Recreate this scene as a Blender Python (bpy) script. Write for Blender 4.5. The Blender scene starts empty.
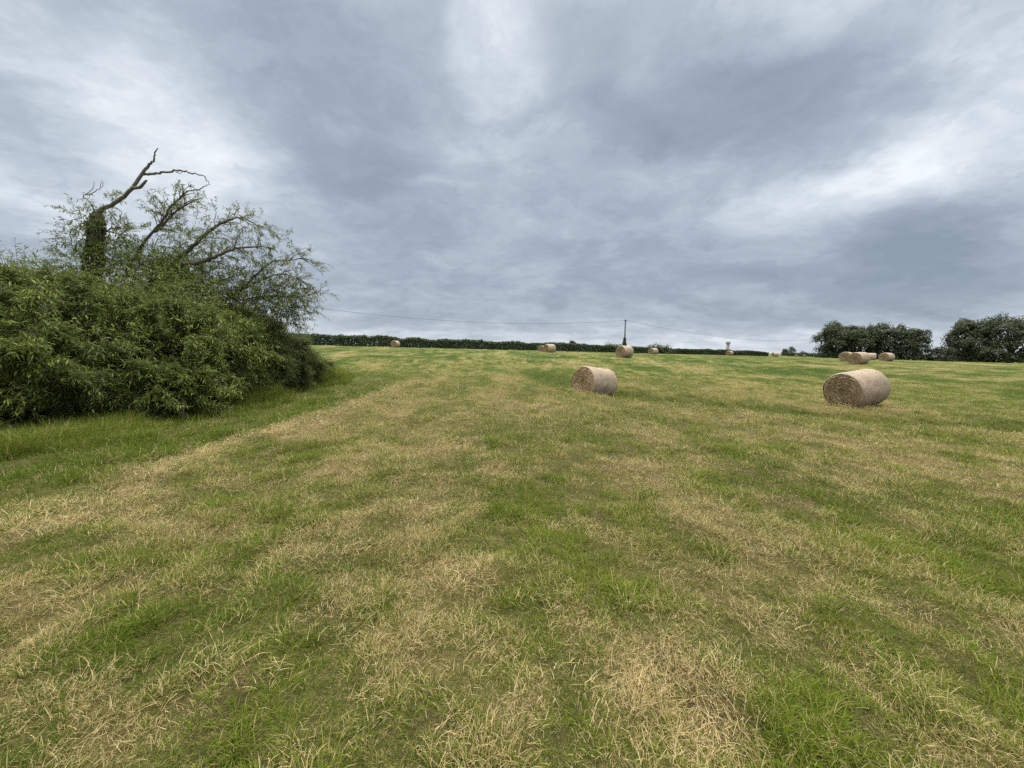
import bpy, math, random
import numpy as np
from mathutils import Vector, Matrix, Quaternion

R = math.radians
rng = np.random.default_rng(11)
random.seed(11)
sc = bpy.context.scene
col = sc.collection

# ------------------------------------------------------------------ noise
def _hash(ix, iy, seed):
    n = (ix.astype(np.int64) * 374761393 + iy.astype(np.int64) * 668265263 + seed * 974711) & 0xffffffff
    n = ((n ^ (n >> 13)) * 1274126177) & 0xffffffff
    n = (n ^ (n >> 16)) & 0xffffffff
    return n.astype(np.float64) / 4294967295.0

def vnoise(x, y, seed=0):
    x = np.asarray(x, float); y = np.asarray(y, float)
    ix = np.floor(x); iy = np.floor(y)
    fx = x - ix; fy = y - iy
    fx = fx * fx * fx * (fx * (fx * 6 - 15) + 10); fy = fy * fy * fy * (fy * (fy * 6 - 15) + 10)
    a = _hash(ix, iy, seed); b = _hash(ix + 1, iy, seed)
    c = _hash(ix, iy + 1, seed); d = _hash(ix + 1, iy + 1, seed)
    return (a * (1 - fx) + b * fx) * (1 - fy) + (c * (1 - fx) + d * fx) * fy

def fbm(x, y, seed=0, oct=4):
    x = np.asarray(x, float); y = np.asarray(y, float)
    s = 0; a = .5; t = 0
    for i in range(oct):
        s = s + a * vnoise(x, y, seed + i * 17); t += a
        x, y = x * 2.03 + 3.1, y * 2.03 - 1.7; a *= .5
    return s / t

def sstep(a, b, x):
    t = np.clip((np.asarray(x, float) - a) / (b - a), 0, 1)
    return t * t * (3 - 2 * t)

# ------------------------------------------------------------------ camera
F = 385.0
EYE = 1.65
cam_d = bpy.data.cameras.new('camera'); cam = bpy.data.objects.new('camera', cam_d); col.objects.link(cam)
cam_d.sensor_width = 36; cam_d.lens = F / 1024 * 36
cam_d.clip_start = .05; cam_d.clip_end = 20000
ROLL = R(1.03)
PITCH = -math.atan(35 / F)
cam.matrix_world = Matrix.Translation((0, 0, EYE)) @ Matrix.Rotation(R(90) + PITCH, 4, 'X') @ Matrix.Rotation(ROLL, 4, 'Z')
sc.camera = cam
CM = cam.matrix_world.to_3x3()

def ray(px, py):
    d = CM @ Vector(((px - 512) / F, -(py - 384) / F, -1))
    return d.normalized()

def at(px, py, Y):
    """the point at depth Y (metres ahead) seen at a pixel of the photograph"""
    d = ray(px, py)
    return Vector((0, 0, EYE)) + d * (Y / d.y)

# ------------------------------------------------------------------ terrain
DITCH = [(18, 7.2), (14, 8.4), (11.5, 9.4), (9.0, 11.0), (6.5, 12.9), (4.3, 14.6), (2.5, 17.0), (1.5, 21.0)]
def ditch_dist(x, y):
    best = np.full(np.shape(x), 99.0)
    for (x0, y0), (x1, y1) in zip(DITCH[:-1], DITCH[1:]):
        dx, dy = x1 - x0, y1 - y0
        t = np.clip(((x - x0) * dx + (y - y0) * dy) / (dx * dx + dy * dy), 0, 1)
        best = np.minimum(best, np.hypot(x - x0 - t * dx, y - y0 - t * dy))
    return best

def hz(x, y, micro=True):
    x = np.asarray(x, float); y = np.asarray(y, float)
    A = 1.40 - .0078 * np.clip(x, -70, 110)
    s = 1 - np.exp(-np.maximum(y - 13, 0) ** 1.15 / 34)
    s = s * (1 - .75 * sstep(170, 320, np.hypot(x, y)))
    z = A * s
    if micro:
        rr0 = np.hypot(x, y)
        z = z + (fbm(x * .28 + 5, y * .42, 4, 3) - .5) * .36 * sstep(19, 30, rr0) * (1 - sstep(70, 130, rr0))
        f = 1 - sstep(25, 60, np.hypot(x, y))
        z = z + (fbm(x * .8, y * .5, 3, 3) - .5) * .12 * (1 - sstep(60, 110, np.hypot(x, y)))
        z = z + (fbm(x * 3.2, y * 2.6, 5, 3) - .5) * .11 * f
        dd = ditch_dist(x, y)
        z = z - .50 * np.exp(-(dd / .75) ** 2)
        # the raked hay windrow lying along the green strip
        z = z + .07 * np.exp(-((x - windrow_x(y)) / .45) ** 2) * sstep(.2, 1, fbm(y * .5, y * 0, 9, 2) + .35) * f
    return z

def windrow_x(y):
    return -4.2 + .9 * (fbm(np.asarray(y, float) * .35, 0 * np.asarray(y, float), 21, 2) - .5)

def gz(x, y):
    return float(hz(np.array([x]), np.array([y]))[0])

# patches read off the field: (x, y, sx, sy, amount) amount + = straw, - = green
PATCH = [
    (.45, 4.0, .55, .75, -.50), (-.3, 4.6, .35, .5, -.3), (.62, 2.65, .33, .33, -.55), (1.33, 1.95, .16, .16, -.45), (2.25, 2.2, .22, .2, -.5),
    (-1.4, 2.05, .25, .22, -.4), (-1.05, 1.75, .28, .22, -.35), (-.85, 2.5, .2, .2, .45), (-1.9, 1.7, .5, .25, .3), (.15, 3.35, .2, .18, .35),
    (.2, 1.62, .35, .16, .25), (1.0, 1.75, .22, .35, .5), (1.45, 2.5, .16, .5, .45),
    (.9, 10.9, 1.3, .6, .7), (1.7, 5.5, .8, .5, .55), (1.9, 4.2, .45, .9, .45), (2.2, 3.2, .4, .7, .40), (-.25, 4.9, .2, .5, .55), (-.9, 3.9, .22, .6, .50),
    (-1.6, 3.2, .3, .5, .35), (-2.9, 3.2, .7, .6, .35), (-3.0, 2.5, .9, .3, .25), (-2.3, 5.2, .35, 1.4, .5), (-1.7, 7.0, .3, 1.2, .30), (4.0, 3.6, .4, .5, .4), (5.0, 5.0, .7, .8, .3),
    (3.1, 2.5, .5, .4, -.15), (-2.4, 2.3, .35, .22, -.3), (-1.7, 4.0, .3, .4, -.3), (-3.1, 3.9, .5, .35, -.4), (10.6, 11.6, 1.6, .7, .55), (3.0, 14.2, .9, .4, .2),
    (-4.0, 7.5, 1.0, 1.6, .3), (-3.6, 2.2, .8, .35, .5), (-2.6, 1.6, .6, .25, .4), (-3.4, 3.3, .9, .35, .35), (-3.2, 5.6, .5, .5, -.35), (-5.9, 5.6, .5, .35, .5), (-5.6, 8.6, .5, .8, .45), (-6.2, 10, .3, .5, .4), (2.6, 7.6, 1.4, .5, .35), (-.5, 7.5, .8, 1.2, -.2), (4.6, 9.5, 1.6, .6, .15), (5.5, 6.5, .7, .5, -.3), (-2.6, 11, .8, 2.0, .25),
    (9.0, 16.5, 2.0, .6, .4), (6.5, 15.0, .9, .35, .4),
]
SOIL = [(2.6, 3.0, .12, .08, .8), (-2.2, 2.9, .14, .07, .8), (-1.3, 3.6, .12, .10, .7), (.75, 3.1, .10, .07, .7), (3.4, 4.2, .2, .1, .7), (-.2, 2.4, .10, .06, .7), (1.5, 1.6, .09, .06, .8), (-3.6, 4.6, .25, .12, .6), (2.4, 5.6, .25, .12, .6), (1.86, 2.15, .14, .10, .9), (-.35, 1.5, .2, .08, .7), (1.05, 1.62, .16, .1, .7), (.12, 3.42, .2, .12, .6), (1.2, 2.62, .28, .22, .5), (.9, 10.9, 1.0, .4, .5),
        (-.3, 4.8, .18, .3, .5), (-.9, 3.9, .16, .4, .5), (1.7, 5.3, .7, .4, .35), (2.1, 3.4, .25, .6, .45), (-1.1, 2.2, .15, .1, .6), (.45, 2.15, .12, .08, .6),
        (10.4, 11.7, 1.2, .4, .5), (5.6, 14.2, .8, .3, .5)]

def dryness(x, y):
    x = np.asarray(x, float); y = np.asarray(y, float)
    r = np.hypot(x, y)
    n1 = fbm(x * .55 + 40, y * .16, 31, 3); n2 = fbm(x * 1.5, y * 1.0, 41, 3); n3 = fbm(x * 5, y * 4, 51, 2)
    d = .385 + .60 * (n1 - .5) + .70 * (n2 - .5) + .75 * (n3 - .5)
    for px, py, sx, sy, a in PATCH:
        q = ((x - px) / sx) ** 2 + ((y - py) / sy) ** 2
        d = d + .85 * a * np.exp(-q * (.6 + 1.6 * n3))
    # swathes combed along the cutting direction
    d = d + .50 * (fbm(x * 2.0 + .25 * y, y * .26, 37, 3) - .5) + .55 * (fbm(x * 3.1, y * 2.6, 38, 2) - .5)
    # cutter rows
    rows = np.exp(-((x - windrow_x(y) - .5 * (n2 - .5)) / (.30 + .5 * vnoise(y * .7, y * 0, 67))) ** 2)
    brk = sstep(.40, .60, fbm(x * 1.1, y * .7, 66, 3))
    d = d + .66 * rows * (.10 + .90 * brk) * (1 - sstep(6, 13, y) * .75) * (1 - sstep(16, 34, y))
    strip = (1 - sstep(-5.2, -4.5, x + 1.5 * (fbm(x * .5, y * .8, 61, 3) - .5))) * (1 - sstep(17, 21, y + .4 * (x + 6)))
    d = d * (1 - strip) + strip * (.02 + .55 * np.clip(n2 - .56, 0, 1) * 3)
    # far field, rows of cut hay
    far = sstep(14, 30, r)
    d = d + far * (.10 * np.sin(x * .9 + 5 * n1) - .07 + .9 * (fbm(x * .22, y * .5, 36, 3) - .5))
    d = d - .95 * np.exp(-(ditch_dist(x, y) / .9) ** 2)
    return np.clip(d, 0, 1)

def soilness(x, y):
    x = np.asarray(x, float); y = np.asarray(y, float)
    s = np.clip(fbm(x * 2.2 + 7, y * 1.7, 71, 3) - .60, 0, 1) * 3.0
    for px, py, sx, sy, a in SOIL:
        s = s + a * np.exp(-((x - px) / sx) ** 2 - ((y - py) / sy) ** 2)
    return np.clip(s * .9, 0, 1)

# ------------------------------------------------------------------ mesh helpers
def mesh_from(name, V, faces, attrs=None, smooth=False, mat_idx=None):
    """V (n,3); faces: list of (m,k) integer arrays; attrs: {name: per vertex floats}"""
    V = np.asarray(V, np.float32)
    me = bpy.data.meshes.new(name)
    me.vertices.add(len(V)); me.vertices.foreach_set('co', V.ravel())
    faces = [np.asarray(f, np.int32) for f in faces if len(f)]
    loops = np.concatenate([f.ravel() for f in faces])
    sizes = np.concatenate([np.full(len(f), f.shape[1], np.int32) for f in faces])
    starts = np.concatenate([[0], np.cumsum(sizes)[:-1]]).astype(np.int32)
    me.loops.add(len(loops)); me.loops.foreach_set('vertex_index', loops)
    me.polygons.add(len(sizes)); me.polygons.foreach_set('loop_start', starts)
    me.polygons.foreach_set('loop_total', sizes)
    if mat_idx is not None:
        me.polygons.foreach_set('material_index', np.asarray(mat_idx, np.int32))
    me.update(calc_edges=True)
    if smooth:
        me.polygons.foreach_set('use_smooth', np.ones(len(sizes), bool))
    for k, a in (attrs or {}).items():
        at_ = me.attributes.new(k, 'FLOAT', 'POINT'); at_.data.foreach_set('value', np.asarray(a, np.float32))
    me.validate()
    return me

def link(name, me, mats, parent=None, loc=None):
    o = bpy.data.objects.new(name, me); col.objects.link(o)
    if not isinstance(mats, (list, tuple)): mats = [mats]
    for m in mats: me.materials.append(m)
    if parent is not None: o.parent = parent
    if loc is not None: o.location = loc
    return o

def empty(name, loc=(0, 0, 0), rz=0):
    o = bpy.data.objects.new(name, None); col.objects.link(o)
    o.location = loc; o.rotation_euler = (0, 0, rz); o.empty_display_size = .3
    return o

def tag(o, label=None, cat=None, group=None, kind=None):
    if label: o['label'] = label
    if cat: o['category'] = cat
    if group: o['group'] = group
    if kind: o['kind'] = kind
    return o

class MB:
    """collects pieces into one mesh"""
    def __init__(s): s.V = []; s.F = {}; s.A = []; s.M = {}; s.n = 0
    def add(s, V, F, a=None, m=0):
        V = np.asarray(V, float); s.V.append(V)
        for f in F:
            f = np.asarray(f, int)
            if not len(f): continue
            s.F.setdefault(f.shape[1], []).append(f + s.n); s.M.setdefault(f.shape[1], []).append(np.full(len(f), m))
        s.A.append(np.zeros(len(V)) if a is None else np.broadcast_to(np.asarray(a, float), (len(V),)))
        s.n += len(V); return s
    def mesh(s, name, smooth=False):
        ks = list(s.F)
        return mesh_from(name, np.concatenate(s.V), [np.concatenate(s.F[k]) for k in ks], {'rnd': np.concatenate(s.A)}, smooth,
                         np.concatenate([np.concatenate(s.M[k]) for k in ks]))

def tube(pts, radii, n=8, wob=0, cap=True):
    pts = np.asarray(pts, float); m = len(pts)
    T = np.gradient(pts, axis=0); T /= np.linalg.norm(T, axis=1)[:, None] + 1e-9
    u = np.cross(T[0], [0.3, .9, .2]); u /= np.linalg.norm(u)
    V = []
    for i in range(m):
        u = u - T[i] * u.dot(T[i]); u /= np.linalg.norm(u) + 1e-9
        v = np.cross(T[i], u)
        a = np.linspace(0, 2 * np.pi, n, endpoint=False)
        rr = radii[i] * (1 + wob * (rng.random(n) - .5))
        V.append(pts[i] + np.outer(np.cos(a) * rr, u) + np.outer(np.sin(a) * rr, v))
    V = np.concatenate(V)
    q = []
    for i in range(m - 1):
        k = np.arange(n); k2 = (k + 1) % n
        q.append(np.stack([i * n + k, i * n + k2, (i + 1) * n + k2, (i + 1) * n + k], 1))
    tri = []
    if cap:
        V = np.concatenate([V, pts[:1], pts[-1:]])
        k = np.arange(n); k2 = (k + 1) % n
        tri = [np.stack([k2, k, np.full(n, m * n)], 1), np.stack([(m - 1) * n + k, (m - 1) * n + k2, np.full(n, m * n + 1)], 1)]
    return V, [np.concatenate(q)] + tri

def smooth_path(pts, sub=5, jit=0):
    """Catmull-Rom through points, optional jitter"""
    P = np.asarray(pts, float)
    P = np.concatenate([[2 * P[0] - P[1]], P, [2 * P[-1] - P[-2]]])
    out = []
    for i in range(1, len(P) - 2):
        for k in range(sub):
            t = k / sub
            a = 2 * P[i]; b = P[i + 1] - P[i - 1]
            c = 2 * P[i - 1] - 5 * P[i] + 4 * P[i + 1] - P[i + 2]; d = -P[i - 1] + 3 * P[i] - 3 * P[i + 1] + P[i + 2]
            out.append(.5 * (a + b * t + c * t * t + d * t ** 3))
    out.append(P[-2]); out = np.array(out)
    if jit: out[1:-1] += rng.normal(0, jit, out[1:-1].shape)
    return out

def strips(base, az, length, tilt, bend, width, seg=3, twist=None):
    """ribbon blades: base (n,3); az heading; tilt from vertical at the root; bend added along the blade"""
    n = len(base); tw = rng.uniform(-.6, .6, n) if twist is None else twist
    side = np.stack([-np.sin(az + tw), np.cos(az + tw), np.zeros(n)], 1)
    p = np.asarray(base, float).copy(); rows = []
    for i in range(seg + 1):
        t = i / seg
        w = width * (1 - t ** 1.6) * .5 if i < seg else None
        if i < seg:
            rows.append(p - side * w[:, None]); rows.append(p + side * w[:, None])
        else: rows.append(p.copy())
        ang = tilt + bend * (t + .5 / seg)
        p = p + np.stack([np.cos(az) * np.sin(ang), np.sin(az) * np.sin(ang), np.cos(ang)], 1) * (length / seg)[:, None]
    k = 2 * seg + 1
    V = np.stack(rows, 1).reshape(n * k, 3)
    b = np.arange(n) * k
    q = [np.stack([b + 2 * i, b + 2 * i + 1, b + 2 * i + 3, b + 2 * i + 2], 1) for i in range(seg - 1)]
    t_ = np.stack([b + 2 * seg - 2, b + 2 * seg - 1, b + 2 * seg], 1)
    return V, [np.concatenate(q), t_] if q else [t_], np.repeat(rng.random(n), k)

# ------------------------------------------------------------------ material helpers
class NT:
    def __init__(s, tree): s.t = tree; s.n = tree.nodes; s.l = tree.links
    def new(s, typ, **kw):
        nd = s.n.new(typ)
        for k, v in kw.items(): setattr(nd, k, v)
        return nd
    def put(s, sock, v):
        if isinstance(v, bpy.types.NodeSocket): s.l.new(v, sock)
        elif v is not None:
            if isinstance(v, (tuple, list)) and sock.type == 'RGBA' and len(v) == 3: v = (*v, 1)
            sock.default_value = v
    def math(s, op, a, b=None, c=None, clamp=False):
        nd = s.new('ShaderNodeMath', operation=op, use_clamp=clamp)
        for i, v in enumerate((a, b, c)):
            if v is not None: s.put(nd.inputs[i], v)
        return nd.outputs[0]
    def vmath(s, op, a, b=None):
        nd = s.new('ShaderNodeVectorMath', operation=op)
        s.put(nd.inputs[0], a)
        if b is not None:
            s.put(nd.inputs['Scale'] if op == 'SCALE' else nd.inputs[1], b)
        return nd.outputs['Value'] if op in ('DOT_PRODUCT', 'LENGTH') else nd.outputs[0]
    def mix(s, f, a, b, blend='MIX'):
        nd = s.new('ShaderNodeMix', data_type='RGBA', blend_type=blend)
        s.put(nd.inputs[0], f); s.put(nd.inputs[6], a); s.put(nd.inputs[7], b); return nd.outputs[2]
    def noise(s, vec, scale, detail=4, rough=.55, dist=0, dims='3D'):
        nd = s.new('ShaderNodeTexNoise', noise_dimensions=dims)
        if vec is not None: s.put(nd.inputs['Vector'], vec)
        nd.inputs['Scale'].default_value = scale; nd.inputs['Detail'].default_value = detail
        nd.inputs['Roughness'].default_value = rough; nd.inputs['Distortion'].default_value = dist
        return nd.outputs['Fac']
    def ramp(s, f, stops, interp='LINEAR'):
        nd = s.new('ShaderNodeValToRGB'); cr = nd.color_ramp; cr.interpolation = interp
        while len(cr.elements) < len(stops): cr.elements.new(.5)
        for e, (p, c) in zip(cr.elements, stops):
            e.position = p; e.color = (*c, 1) if len(c) == 3 else c
        s.put(nd.inputs[0], f); return nd.outputs[0]
    def mapr(s, v, a, b, c, d, smooth=False):
        nd = s.new('ShaderNodeMapRange', interpolation_type='SMOOTHSTEP' if smooth else 'LINEAR')
        for i, x in enumerate((v, a, b, c, d)): s.put(nd.inputs[i], x)
        return nd.outputs[0]
    def attr(s, name, typ='GEOMETRY'):
        nd = s.new('ShaderNodeAttribute', attribute_name=name, attribute_type=typ); return nd.outputs['Fac']
    def mapping(s, vec, scale=(1, 1, 1), rot=(0, 0, 0)):
        nd = s.new('ShaderNodeMapping'); s.put(nd.inputs[0], vec)
        nd.inputs['Scale'].default_value = scale; nd.inputs['Rotation'].default_value = rot; return nd.outputs[0]

def material(name):
    m = bpy.data.materials.new(name); m.use_nodes = True
    t = NT(m.node_tree); t.n.clear()
    out = t.new('ShaderNodeOutputMaterial')
    return m, t, out

def principled(t, out, colour, rough=.8, spec=.2, normal=None):
    b = t.new('ShaderNodeBsdfPrincipled')
    t.put(b.inputs['Base Color'], colour); t.put(b.inputs['Roughness'], rough)
    b.inputs['Specular IOR Level'].default_value = spec
    if normal is not None: t.l.new(normal, b.inputs['Normal'])
    if out is not None: t.l.new(b.outputs[0], out.inputs[0])
    return b

def bump(t, h, strength, dist):
    b = t.new('ShaderNodeBump'); b.inputs['Strength'].default_value = strength; b.inputs['Distance'].default_value = dist
    t.l.new(h, b.inputs['Height']); return b.outputs[0]

def leafy(t, out, colour, trans_col, trans=.35, rough=.55, spec=.25):
    p = principled(t, None, colour, rough, spec)
    tr = t.new('ShaderNodeBsdfTranslucent'); t.put(tr.inputs[0], trans_col)
    mx = t.new('ShaderNodeMixShader'); mx.inputs[0].default_value = trans
    t.l.new(p.outputs[0], mx.inputs[1]); t.l.new(tr.outputs[0], mx.inputs[2]); t.l.new(mx.outputs[0], out.inputs[0])

# grass colours
C_GREEN = (.095, .145, .014); C_GREEN2 = (.165, .215, .024); C_DEEP = (.048, .100, .008)
C_STRAW = (.60, .485, .260); C_STRAW2 = (.40, .285, .140); C_OLIVE = (.25, .225, .055)

def mat_grass():
    m, t, out = material('grass_blades')
    rnd = t.attr('rnd'); dry = t.attr('dry', 'INSTANCER'); tint = t.attr('tint', 'INSTANCER')
    g = t.mix(tint, C_DEEP, C_GREEN2); g = t.mix(t.math('MULTIPLY', rnd, .55), g, C_GREEN2)
    s = t.mix(rnd, C_STRAW2, C_STRAW)
    k = t.math('ADD', dry, t.math('MULTIPLY', t.math('SUBTRACT', rnd, .5), 1.0))
    k2 = t.mapr(k, .35, .68, 0, 1, True)
    o = t.mix(t.mapr(k, .2, .5, 0, .65, True), g, C_OLIVE)
    c = t.mix(k2, o, s)
    leafy(t, out, c, t.mix(.5, c, C_GREEN2), .36, .65, .08)
    return m

def mat_hay():
    m, t, out = material('hay_strands')
    rnd = t.attr('rnd'); tint = t.attr('tint', 'INSTANCER')
    c = t.mix(rnd, C_STRAW2, C_STRAW); c = t.mix(t.math('MULTIPLY', tint, .8), c, (.24, .165, .085))
    c = t.mix(t.mapr(rnd, .86, .88, 0, 1), c, (.55, .46, .27))
    leafy(t, out, c, c, .18, .65, .1)
    return m

def mat_ground():
    m, t, out = material('mown_field')
    tc = t.new('ShaderNodeTexCoord'); P = tc.outputs['Object']
    dry = t.attr('dry'); soil = t.attr('soil')
    far = t.attr('far')
    Pn = t.mapping(P, (1.6, .9, 1.6)); n1 = t.noise(Pn, 1.0, 8, .62)
    n2 = t.noise(P, 7.0, 6, .65); n3 = t.noise(P, 42.0, 4, .7)
    nrow = t.noise(t.mapping(P, (.9, .055, .5)), 1.0, 5, .6)
    nfar = t.noise(t.mapping(P, (.30, .13, .3)), 1.0, 7, .65)
    d = t.math('ADD', dry, t.math('MULTIPLY', t.math('SUBTRACT', n1, .5), .8))
    d = t.math('ADD', d, t.math('MULTIPLY', t.math('SUBTRACT', n2, .5), .8))
    d = t.math('ADD', d, t.math('MULTIPLY', t.math('SUBTRACT', n3, .5), .7))
    d = t.math('ADD', d, t.math('MULTIPLY', far, t.math('ADD', t.math('MULTIPLY', t.math('SUBTRACT', nrow, .5), .9), t.math('MULTIPLY', t.math('SUBTRACT', nfar, .5), .9))))
    c = t.ramp(d, [(.0, C_DEEP), (.28, C_GREEN), (.50, C_OLIVE), (.68, (.285, .250, .085)), (.95, (.33, .265, .115))])
    sk = t.math('MULTIPLY', soil, t.math('SUBTRACT', 1.0, far)); sk = t.math('ADD', sk, t.math('MULTIPLY', t.math('SUBTRACT', n3, .5), .6))
    sk = t.mapr(sk, .2, .6, 0, 1)
    c = t.mix(sk, c, t.mix(n2, (.075, .050, .026), (.20, .140, .078)))
    cf = t.ramp(d, [(.0, (.038, .064, .011)), (.28, (.074, .098, .019)), (.50, (.128, .128, .038)), (.70, (.175, .155, .060)), (.95, (.235, .190, .088))])  # far tones darkened to carry the grass blades' self-shading
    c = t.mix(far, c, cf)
    # between near blades: thatch and earth, with the gaps' shade darkened into the colour
    near = t.math('SUBTRACT', 1.0, far)
    f1 = t.noise(t.mapping(P, (45, 260, 60), (0, 0, .5)), 1.0, 3, .6, .8); f2 = t.noise(t.mapping(P, (240, 50, 60), (0, 0, -.35)), 1.0, 3, .6, .8)
    fib = t.math('MAXIMUM', f1, f2); n4 = t.noise(P, 14.0, 5, .65)
    th = t.ramp(fib, [(.40, (.022, .018, .008)), (.54, (.085, .072, .028)), (.66, (.30, .23, .11)), (.78, (.46, .37, .20))])
    th = t.mix(t.mapr(n4, .40, .66, 0, .8), th, (.030, .036, .010))
    c = t.mix(t.math('MULTIPLY', near, .85), c, th)
    h = t.math('ADD', t.math('MULTIPLY', n2, .5), n3)
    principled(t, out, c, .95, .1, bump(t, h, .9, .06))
    return m

def mat_leaf(name, top, under, young, trans=.3, spec=.2):
    m, t, out = material(name)
    rnd = t.attr('rnd'); geo = t.new('ShaderNodeNewGeometry')
    c = t.mix(rnd, top, young)
    c = t.mix(geo.outputs['Backfacing'], c, under)
    leafy(t, out, c, t.mix(.5, c, young), trans, .45, spec)
    return m

def mat_bark(name, a, b, scale=9):
    m, t, out = material(name)
    tc = t.new('ShaderNodeTexCoord'); n = t.noise(t.mapping(tc.outputs['Object'], (1, 1, .3)), scale, 6, .65)
    principled(t, out, t.mix(n, a, b), .9, .15, bump(t, n, .8, .03))
    return m

def flat(name, c, rough=.7, amt=.35, scale=3, spec=.25):
    m, t, out = material(name)
    tc = t.new('ShaderNodeTexCoord'); n = t.noise(tc.outputs['Object'], scale, 6, .6)
    dk = tuple(x * (1 - amt) for x in c)
    principled(t, out, t.mix(n, dk, c), rough, spec); return m

def mat_wrap():
    m, t, out = material('net_wrap')
    tc = t.new('ShaderNodeTexCoord'); P = tc.outputs['Object']
    band = t.noise(t.mapping(P, (7, 1.2, 1.2)), 1.0, 4, .6)
    fine = t.noise(t.mapping(P, (30, 90, 90)), 1.0, 3, .6)
    blot = t.noise(P, 2.6, 5, .6)
    strand = t.noise(t.mapping(P, (26, 16, 16)), 1.0, 5, .75)
    c = t.mix(t.mapr(band, .3, .7, 0, 1), (.385, .295, .230), (.465, .375, .300))
    c = t.mix(t.mapr(strand, .40, .75, 0, .75), c, (.27, .195, .140))
    c = t.mix(t.mapr(blot, .46, .66, 0, .7), c, (.29, .215, .175))
    c = t.mix(t.mapr(fine, .55, .8, 0, .5), c, (.58, .51, .45))
    h = t.math('ADD', t.math('ADD', fine, t.math('MULTIPLY', blot, 1.2)), strand)
    principled(t, out, c, .7, .2, bump(t, h, .8, .03)); return m

def mat_hayend():
    m, t, out = material('rolled_hay')
    tc = t.new('ShaderNodeTexCoord'); P = tc.outputs['Object']
    sx = t.new('ShaderNodeSeparateXYZ'); t.l.new(P, sx.inputs[0])
    y, z = sx.outputs[1], sx.outputs[2]
    r = t.math('SQRT', t.math('ADD', t.math('MULTIPLY', y, y), t.math('MULTIPLY', z, z)))
    th = t.math('ARCTAN2', z, y)
    cb = t.new('ShaderNodeCombineXYZ'); t.put(cb.inputs[0], t.math('MULTIPLY', r, 22.0)); t.put(cb.inputs[1], t.math('MULTIPLY', th, 2.2))
    n = t.noise(cb.outputs[0], 1.0, 6, .65, .6); n2 = t.noise(P, 34, 4, .7); n3 = t.noise(P, 5, 4, .6)
    k = t.math('ADD', t.math('MULTIPLY', n, .6), t.math('MULTIPLY', n2, .4))
    c = t.ramp(k, [(.3, (.21, .145, .085)), (.44, (.41, .30, .185)), (.58, (.55, .42, .265)), (.75, (.70, .57, .37))])
    c = t.mix(t.mapr(n3, .42, .7, 0, .55), c, (.33, .23, .135))
    principled(t, out, c, .9, .1, bump(t, k, .7, .03)); return m

# ------------------------------------------------------------------ ground
def axis(lo, hi, fine_lo, fine_hi, step, grow=1.13):
    a = list(np.arange(fine_lo, fine_hi + 1e-6, step))
    s, v = step, fine_hi
    while v < hi: s *= grow; v += s; a.append(v)
    s, v, b = step, fine_lo, []
    while v > lo: s *= grow; v -= s; b.append(v)
    return np.array(b[::-1] + a)

xs = axis(-9000, 9000, -10, 13, .075, 1.06); ys = axis(-600, 12000, -1, 20, .075, 1.035)
GX, GY = np.meshgrid(xs, ys)
gx, gy = GX.ravel(), GY.ravel()
gV = np.stack([gx, gy, hz(gx, gy)], 1)
nx, ny = len(xs), len(ys)
ii, jj = np.meshgrid(np.arange(nx - 1), np.arange(ny - 1)); b0 = (jj * nx + ii).ravel()
gF = np.stack([b0, b0 + 1, b0 + nx + 1, b0 + nx], 1)
rr = np.hypot(gx, gy)
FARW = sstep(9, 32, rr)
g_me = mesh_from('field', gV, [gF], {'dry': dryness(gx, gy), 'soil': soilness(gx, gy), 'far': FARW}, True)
ground = link('field', g_me, mat_ground()); tag(ground, 'mown hay field of patchy green and straw stubble', 'field', kind='structure')

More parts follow.
